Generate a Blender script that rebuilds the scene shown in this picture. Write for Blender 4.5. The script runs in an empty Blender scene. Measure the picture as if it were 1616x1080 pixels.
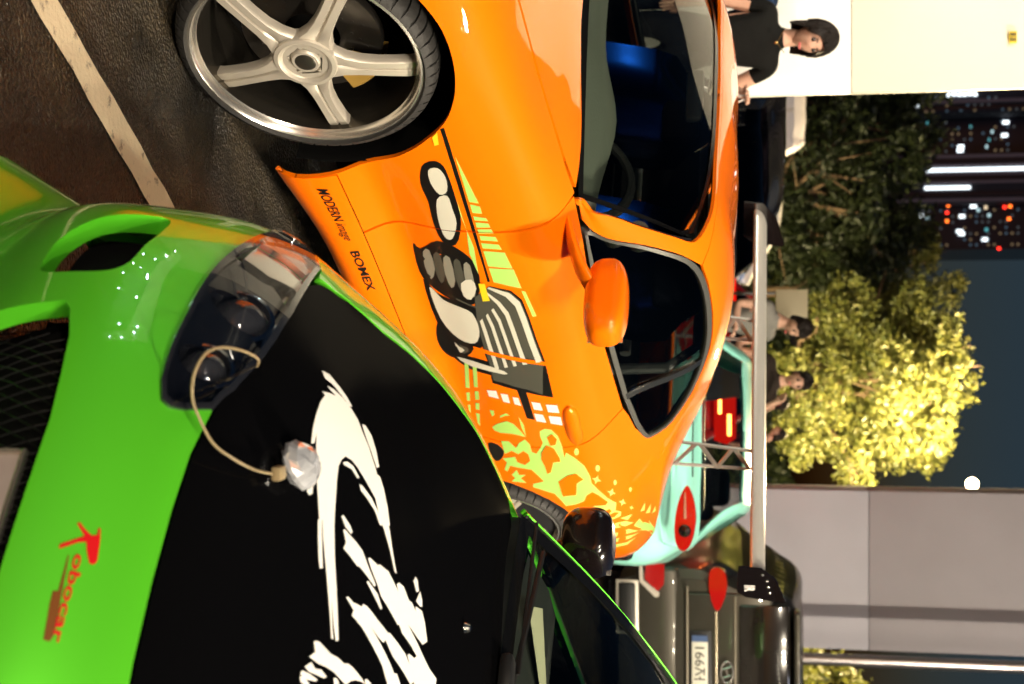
import bpy, bmesh, math, random
import numpy as np
from mathutils import Vector, Matrix
from mathutils.geometry import delaunay_2d_cdt
random.seed(7)
scene=bpy.context.scene
COL=scene.collection
R=math.radians
# ---------------------------------------------------------------- camera (turned on its side, as the photograph was taken)
CAM_H=1.44; PITCH=R(10.6)
cam=bpy.data.cameras.new('camera'); cam_o=bpy.data.objects.new('camera',cam); COL.objects.link(cam_o)
cam.lens=50.0; cam.sensor_width=36.0; cam.sensor_fit='HORIZONTAL'; cam.clip_start=.05; cam.clip_end=3000
cam.dof.use_dof=True; cam.dof.focus_distance=3.35; cam.dof.aperture_fstop=5.0
fwd=Vector((0,math.cos(PITCH),-math.sin(PITCH))); upv=Vector((0,math.sin(PITCH),math.cos(PITCH)))
right=upv; up=Vector((-1,0,0))            # picture right is world up
m=Matrix((right,up,-fwd)).transposed().to_4x4(); m.translation=Vector((0,0,CAM_H)); cam_o.matrix_world=m
scene.camera=cam_o
# ---------------------------------------------------------------- night sky, faint added fill for city glow, exposure
world=bpy.data.worlds.new('World'); scene.world=world; world.use_nodes=True
wn=world.node_tree.nodes; wl=world.node_tree.links; wn.clear()
sky=wn.new('ShaderNodeTexSky'); sky.sky_type='NISHITA'; sky.sun_disc=False
sky.sun_elevation=R(2.0); sky.sun_rotation=R(200); sky.altitude=50; sky.air_density=1.0; sky.dust_density=2.0; sky.ozone_density=4.0
tint=wn.new('ShaderNodeMix'); tint.data_type='RGBA'; tint.blend_type='MULTIPLY'; tint.inputs[0].default_value=1
tint.inputs[7].default_value=(1.45,.84,.64,1)
bg=wn.new('ShaderNodeBackground'); bg.inputs[1].default_value=.058
wo=wn.new('ShaderNodeOutputWorld')
wl.new(sky.outputs[0],tint.inputs[6]); wl.new(tint.outputs[2],bg.inputs[0]); wl.new(bg.outputs[0],wo.inputs[0])
fill_sun=bpy.data.lights.new('city_glow_fill','SUN'); fill_sun.energy=.22; fill_sun.angle=R(10); fill_sun.color=(.80,.84,1.0)  # no moon: added fill that lifts the towers like city glow
fill_sun_o=bpy.data.objects.new('city_glow_fill',fill_sun); COL.objects.link(fill_sun_o); fill_sun_o.rotation_euler=(R(52),0,R(20))
scene.view_settings.view_transform='Standard'; scene.view_settings.look='None'; scene.view_settings.gamma=1
scene.view_settings.use_curve_mapping=False; scene.view_settings.exposure=0.12
scene.cycles.max_bounces=8; scene.cycles.transparent_max_bounces=16
scene.cycles.sample_clamp_indirect=6
# ---------------------------------------------------------------- smooth surfaces
class Basis:
    """cardinal functions of the natural cubic spline through given knots"""
    def __init__(s, t):
        s.t=np.asarray(t,float); n=len(t); h=np.diff(s.t)
        A=np.zeros((n,n)); R=np.zeros((n,n)); A[0,0]=A[-1,-1]=1
        for i in range(1,n-1):
            A[i,i-1]=h[i-1]; A[i,i]=2*(h[i-1]+h[i]); A[i,i+1]=h[i]
            R[i,i-1]=6/h[i-1]; R[i,i]=-6/h[i-1]-6/h[i]; R[i,i+1]=6/h[i]
        s.M=np.linalg.solve(A,R); s.n=n; s.h=h
    def __call__(s,x):
        x=np.clip(np.asarray(x,float),s.t[0],s.t[-1])
        i=np.clip(np.searchsorted(s.t,x,side='right')-1,0,s.n-2)
        h=s.h[i]; a=(s.t[i+1]-x)/h; b=1-a
        I=np.eye(s.n)
        return (a[:,None]*I[i]+b[:,None]*I[i+1]+
                (((a**3-a)*h*h/6)[:,None]*s.M[i]+((b**3-b)*h*h/6)[:,None]*s.M[i+1]))
class Surf:
    def __init__(s,tu,tv,P,flip=1):
        s.P=np.asarray(P,float); s.bu=Basis(tu); s.bv=Basis(tv); s.flip=flip
        s.u0,s.u1=tu[0],tu[-1]; s.v0,s.v1=tv[0],tv[-1]
    def pos(s,u,v):
        u=np.atleast_1d(np.asarray(u,float)); v=np.atleast_1d(np.asarray(v,float))
        T=np.einsum('ni,ijk->njk',s.bu(u),s.P)
        return np.einsum('nj,njk->nk',s.bv(v),T)
    def nrm(s,u,v,e=2e-3):
        u=np.clip(np.atleast_1d(np.asarray(u,float)),s.u0+e,s.u1-e); v=np.clip(np.atleast_1d(np.asarray(v,float)),s.v0+e,s.v1-e)
        n=np.cross(s.pos(u+e,v)-s.pos(u-e,v),s.pos(u,v+e)-s.pos(u,v-e))
        return s.flip*n/np.maximum(np.linalg.norm(n,axis=1),1e-12)[:,None]
def spl(t,v):
    b=Basis(t); v=np.asarray(v,float); return lambda x: b(np.atleast_1d(x))@v
def lin(*a): return np.array(a,float)

# ---------------------------------------------------------------- orange car, car-local (back, left, up) from the front axle
OS=[-.92,-.75,-.45,0.0,.40,.72,1.1,1.6,2.1,2.55,2.95,3.25,3.42]
OY=[[.55,.75,.85,.87,.87,.865,.865,.865,.87,.88,.80,.62,.44],
    [.60,.80,.88,.905,.905,.90,.898,.898,.905,.915,.83,.66,.47],
    [.62,.82,.888,.902,.90,.885,.88,.883,.892,.91,.84,.67,.48],
    [.62,.82,.888,.90,.88,.848,.843,.848,.875,.91,.845,.68,.49],
    [.62,.82,.888,.905,.89,.866,.860,.866,.89,.916,.85,.685,.50],
    [.60,.81,.885,.91,.90,.886,.880,.886,.902,.92,.85,.685,.50],
    [.57,.79,.868,.897,.895,.887,.882,.884,.896,.912,.845,.675,.49],
    [.53,.75,.82,.845,.855,.852,.848,.850,.862,.878,.81,.645,.46],
    [.48,.68,.72,.725,.725,.76,.775,.775,.775,.775,.73,.58,.42],
    [.25,.35,.36,.36,.36,.40,.45,.45,.45,.45,.40,.34,.26],
    [0]*13]
OZ=[[.16,.14,.12,.10,.105,.152,.163,.168,.17,.17,.19,.22,.25],
    [.21,.19,.18,.17,.17,.205,.215,.22,.22,.22,.24,.27,.30],
    [.29,.28,.28,.28,.285,.29,.292,.295,.295,.30,.31,.33,.36],
    [.34,.35,.36,.365,.365,.365,.365,.37,.37,.38,.39,.40,.42],
    [.40,.43,.47,.49,.48,.475,.475,.48,.49,.50,.51,.50,.48],
    [.48,.53,.58,.61,.61,.605,.605,.61,.62,.64,.64,.61,.56],
    [.56,.61,.67,.705,.72,.73,.735,.74,.75,.77,.765,.72,.65],
    [.61,.665,.735,.775,.805,.825,.83,.838,.85,.875,.865,.81,.72],
    [.635,.69,.765,.815,.845,.882,.886,.903,.935,.955,.935,.865,.765],
    [.65,.72,.80,.865,.905,.92,.92,.92,.94,.96,.965,.89,.785],
    [.655,.73,.815,.885,.925,.935,.93,.93,.95,.975,.97,.895,.79]]
OV=[0,.07,.145,.225,.335,.455,.57,.675,.785,1.14,1.5]
P=np.zeros((13,11,3))
for k in range(11):
    P[:,k,0]=OS; P[:,k,1]=OY[k]; P[:,k,2]=OZ[k]
def over_centre(V,P):
    Q=P[:,-2:-1].copy(); Q[:,:,1]*=-1
    return list(V)+[2*V[-1]-V[-2]], np.concatenate([P,Q],1)
o_body=Surf(OS,*over_centre(OV,P),-1)
# cabin, doors and tail of the orange car: body rows below the belt, greenhouse rows above it
MS=[.72,.85,1.0,1.15,1.4,1.7,2.0,2.3,2.6,2.9,3.1,3.3,3.42]
GR=[([.765,.752,.735,.715,.70,.70,.705,.715,.735,.71,.64,.535,.41],[.893,.935,.985,1.03,1.06,1.065,1.055,1.02,.99,.953,.92,.86,.775]),
    ([.755,.715,.675,.638,.612,.605,.607,.63,.67,.66,.59,.49,.38],[.905,.985,1.085,1.165,1.218,1.222,1.165,1.085,1.012,.962,.928,.87,.785]),
    ([.735,.685,.630,.572,.53,.52,.52,.54,.58,.58,.52,.43,.34],[.915,1.005,1.12,1.208,1.262,1.265,1.215,1.14,1.04,.972,.936,.88,.79]),
    ([.40,.38,.36,.33,.31,.30,.30,.31,.33,.34,.32,.27,.22],[.95,1.05,1.165,1.243,1.287,1.287,1.247,1.178,1.075,.985,.945,.89,.80]),
    ([0]*13,[.96,1.06,1.175,1.252,1.296,1.296,1.257,1.19,1.085,.992,.95,.895,.805])]
MV=OV[:9]+[.93,1.085,1.16,1.40,1.71]
P=np.zeros((13,14,3)); P[:,:,0]=np.array(MS)[:,None]
for k in range(9):
    P[:,k,1]=spl(OS,OY[k])(MS); P[:,k,2]=spl(OS,OZ[k])(MS)
for k in range(5):
    P[:,9+k,1]=GR[k][0]; P[:,9+k,2]=GR[k][1]
o_main=Surf(MS,*over_centre(MV,P),-1)
# windscreen: u across (0 left corner .. 1 right corner), v up
def screen(pts_bottom,pts_top,bulge,flat_ends=False):
    b=np.array(pts_bottom,float); t=np.array(pts_top,float); m=(b+t)/2
    n=np.array(bulge,float)[None,:]*(np.array([.25,1,1,1,.25])[:,None] if flat_ends else 1); m=m+n
    return np.stack([b,m,t],1)
o_ws=Surf([0,.25,.5,.75,1],[0,.5,1],screen(
  [(.775,.738,.886),(.56,.42,.893),(.47,0,.893),(.56,-.42,.893),(.775,-.738,.886)],
  [(1.165,.592,1.182),(1.160,.33,1.238),(1.15,0,1.25),(1.160,-.33,1.238),(1.165,-.592,1.182)],(-.02,0,.03),True),1)

# ---------------------------------------------------------------- green car, local; perimeter stations nose centre -> right side -> cowl
# each row: lower lip, bumper low, bumper widest, bumper upper, edge of the bonnet line, bonnet outer, bonnet inner, spine
GN=[ # (s,y,z)*8
 [(-1.04,0,.15),(-.985,0,.24),(-1.005,0,.40),(-.985,0,.57),(-.890,0,.685),(-.74,0,.745),(-.56,0,.790),(-.38,0,.822)],
 [(-1.035,-.15,.15),(-.98,-.15,.24),(-1.0,-.15,.40),(-.98,-.15,.57),(-.886,-.15,.683),(-.735,-.135,.742),(-.545,-.10,.79),(-.35,0,.827)],
 [(-1.02,-.31,.15),(-.96,-.30,.24),(-.982,-.31,.40),(-.96,-.305,.56),(-.862,-.29,.675),(-.715,-.255,.738),(-.515,-.165,.793),(-.30,0,.835)],
 [(-.985,-.48,.15),(-.915,-.465,.24),(-.935,-.475,.39),(-.905,-.47,.54),(-.785,-.435,.668),(-.655,-.365,.742),(-.46,-.225,.803),(-.23,0,.845)],
 [(-.895,-.67,.15),(-.825,-.625,.25),(-.845,-.635,.38),(-.805,-.625,.54),(-.69,-.575,.665),(-.565,-.46,.755),(-.37,-.275,.82),(-.12,0,.86)],
 [(-.745,-.825,.15),(-.69,-.772,.26),(-.665,-.748,.38),(-.652,-.762,.535),(-.565,-.712,.668),(-.43,-.53,.775),(-.23,-.30,.842),(.02,0,.877)],
 [(-.46,-.875,.155),(-.44,-.84,.27),(-.435,-.828,.40),(-.435,-.838,.57),(-.42,-.768,.695),(-.30,-.565,.803),(-.10,-.315,.863),(.12,0,.892)],
 [(-.15,-.80,.17),(-.15,-.855,.28),(-.15,-.868,.45),(-.15,-.856,.66),(-.155,-.765,.795),(-.09,-.575,.845),(.04,-.32,.888),(.20,0,.905)],
 [(.10,-.80,.17),(.10,-.855,.28),(.10,-.868,.47),(.10,-.855,.71),(.10,-.757,.842),(.10,-.57,.876),(.16,-.32,.907),(.25,0,.918)],
 [(.32,-.80,.17),(.32,-.852,.28),(.32,-.865,.47),(.32,-.845,.735),(.30,-.735,.865),(.25,-.56,.895),(.24,-.32,.917),(.28,0,.926)],
 [(.55,-.80,.17),(.55,-.85,.28),(.55,-.862,.47),(.55,-.842,.745),(.52,-.745,.868),(.42,-.56,.895),(.34,-.32,.92),(.32,0,.932)],
]
def full_nose(rows,A,C):
    """right half as listed plus its mirror; one row beyond the spine keeps it smooth there"""
    R=[[np.array(p,float) for p in r] for r in rows]
    for r in R:
        a,b=r[-2],r[-1]; r.append(np.array([2*b[0]-a[0],-a[1],a[2]+.2*2*(b[0]-a[0])]))
    M=[[p*np.array([1,-1,1]) for p in r] for r in R[:0:-1]]
    return [-a for a in A[:0:-1]]+list(A), list(C)+[2*C[-1]-C[-2]], np.array(M+R)
GA=[0,.15,.30,.475,.67,.86,1.10,1.38,1.63,1.86,2.1]
GC=[0,.11,.26,.42,.57,.76,1.0,1.28]
GA_,GC_,GN_=full_nose(GN,GA,GC)
g_nose=Surf(GA_,GC_,GN_,1)
g_ws=Surf([0,.25,.5,.75,1],[0,.5,1],screen(
  [(.30,-.69,.895),(.20,-.40,.905),(.16,0,.908),(.20,.40,.905),(.30,.69,.895)],
  [(1.10,-.56,1.205),(1.02,-.30,1.245),(.99,0,1.255),(1.02,.30,1.245),(1.10,.56,1.205)],(-.02,0,.035)),-1)
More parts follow.
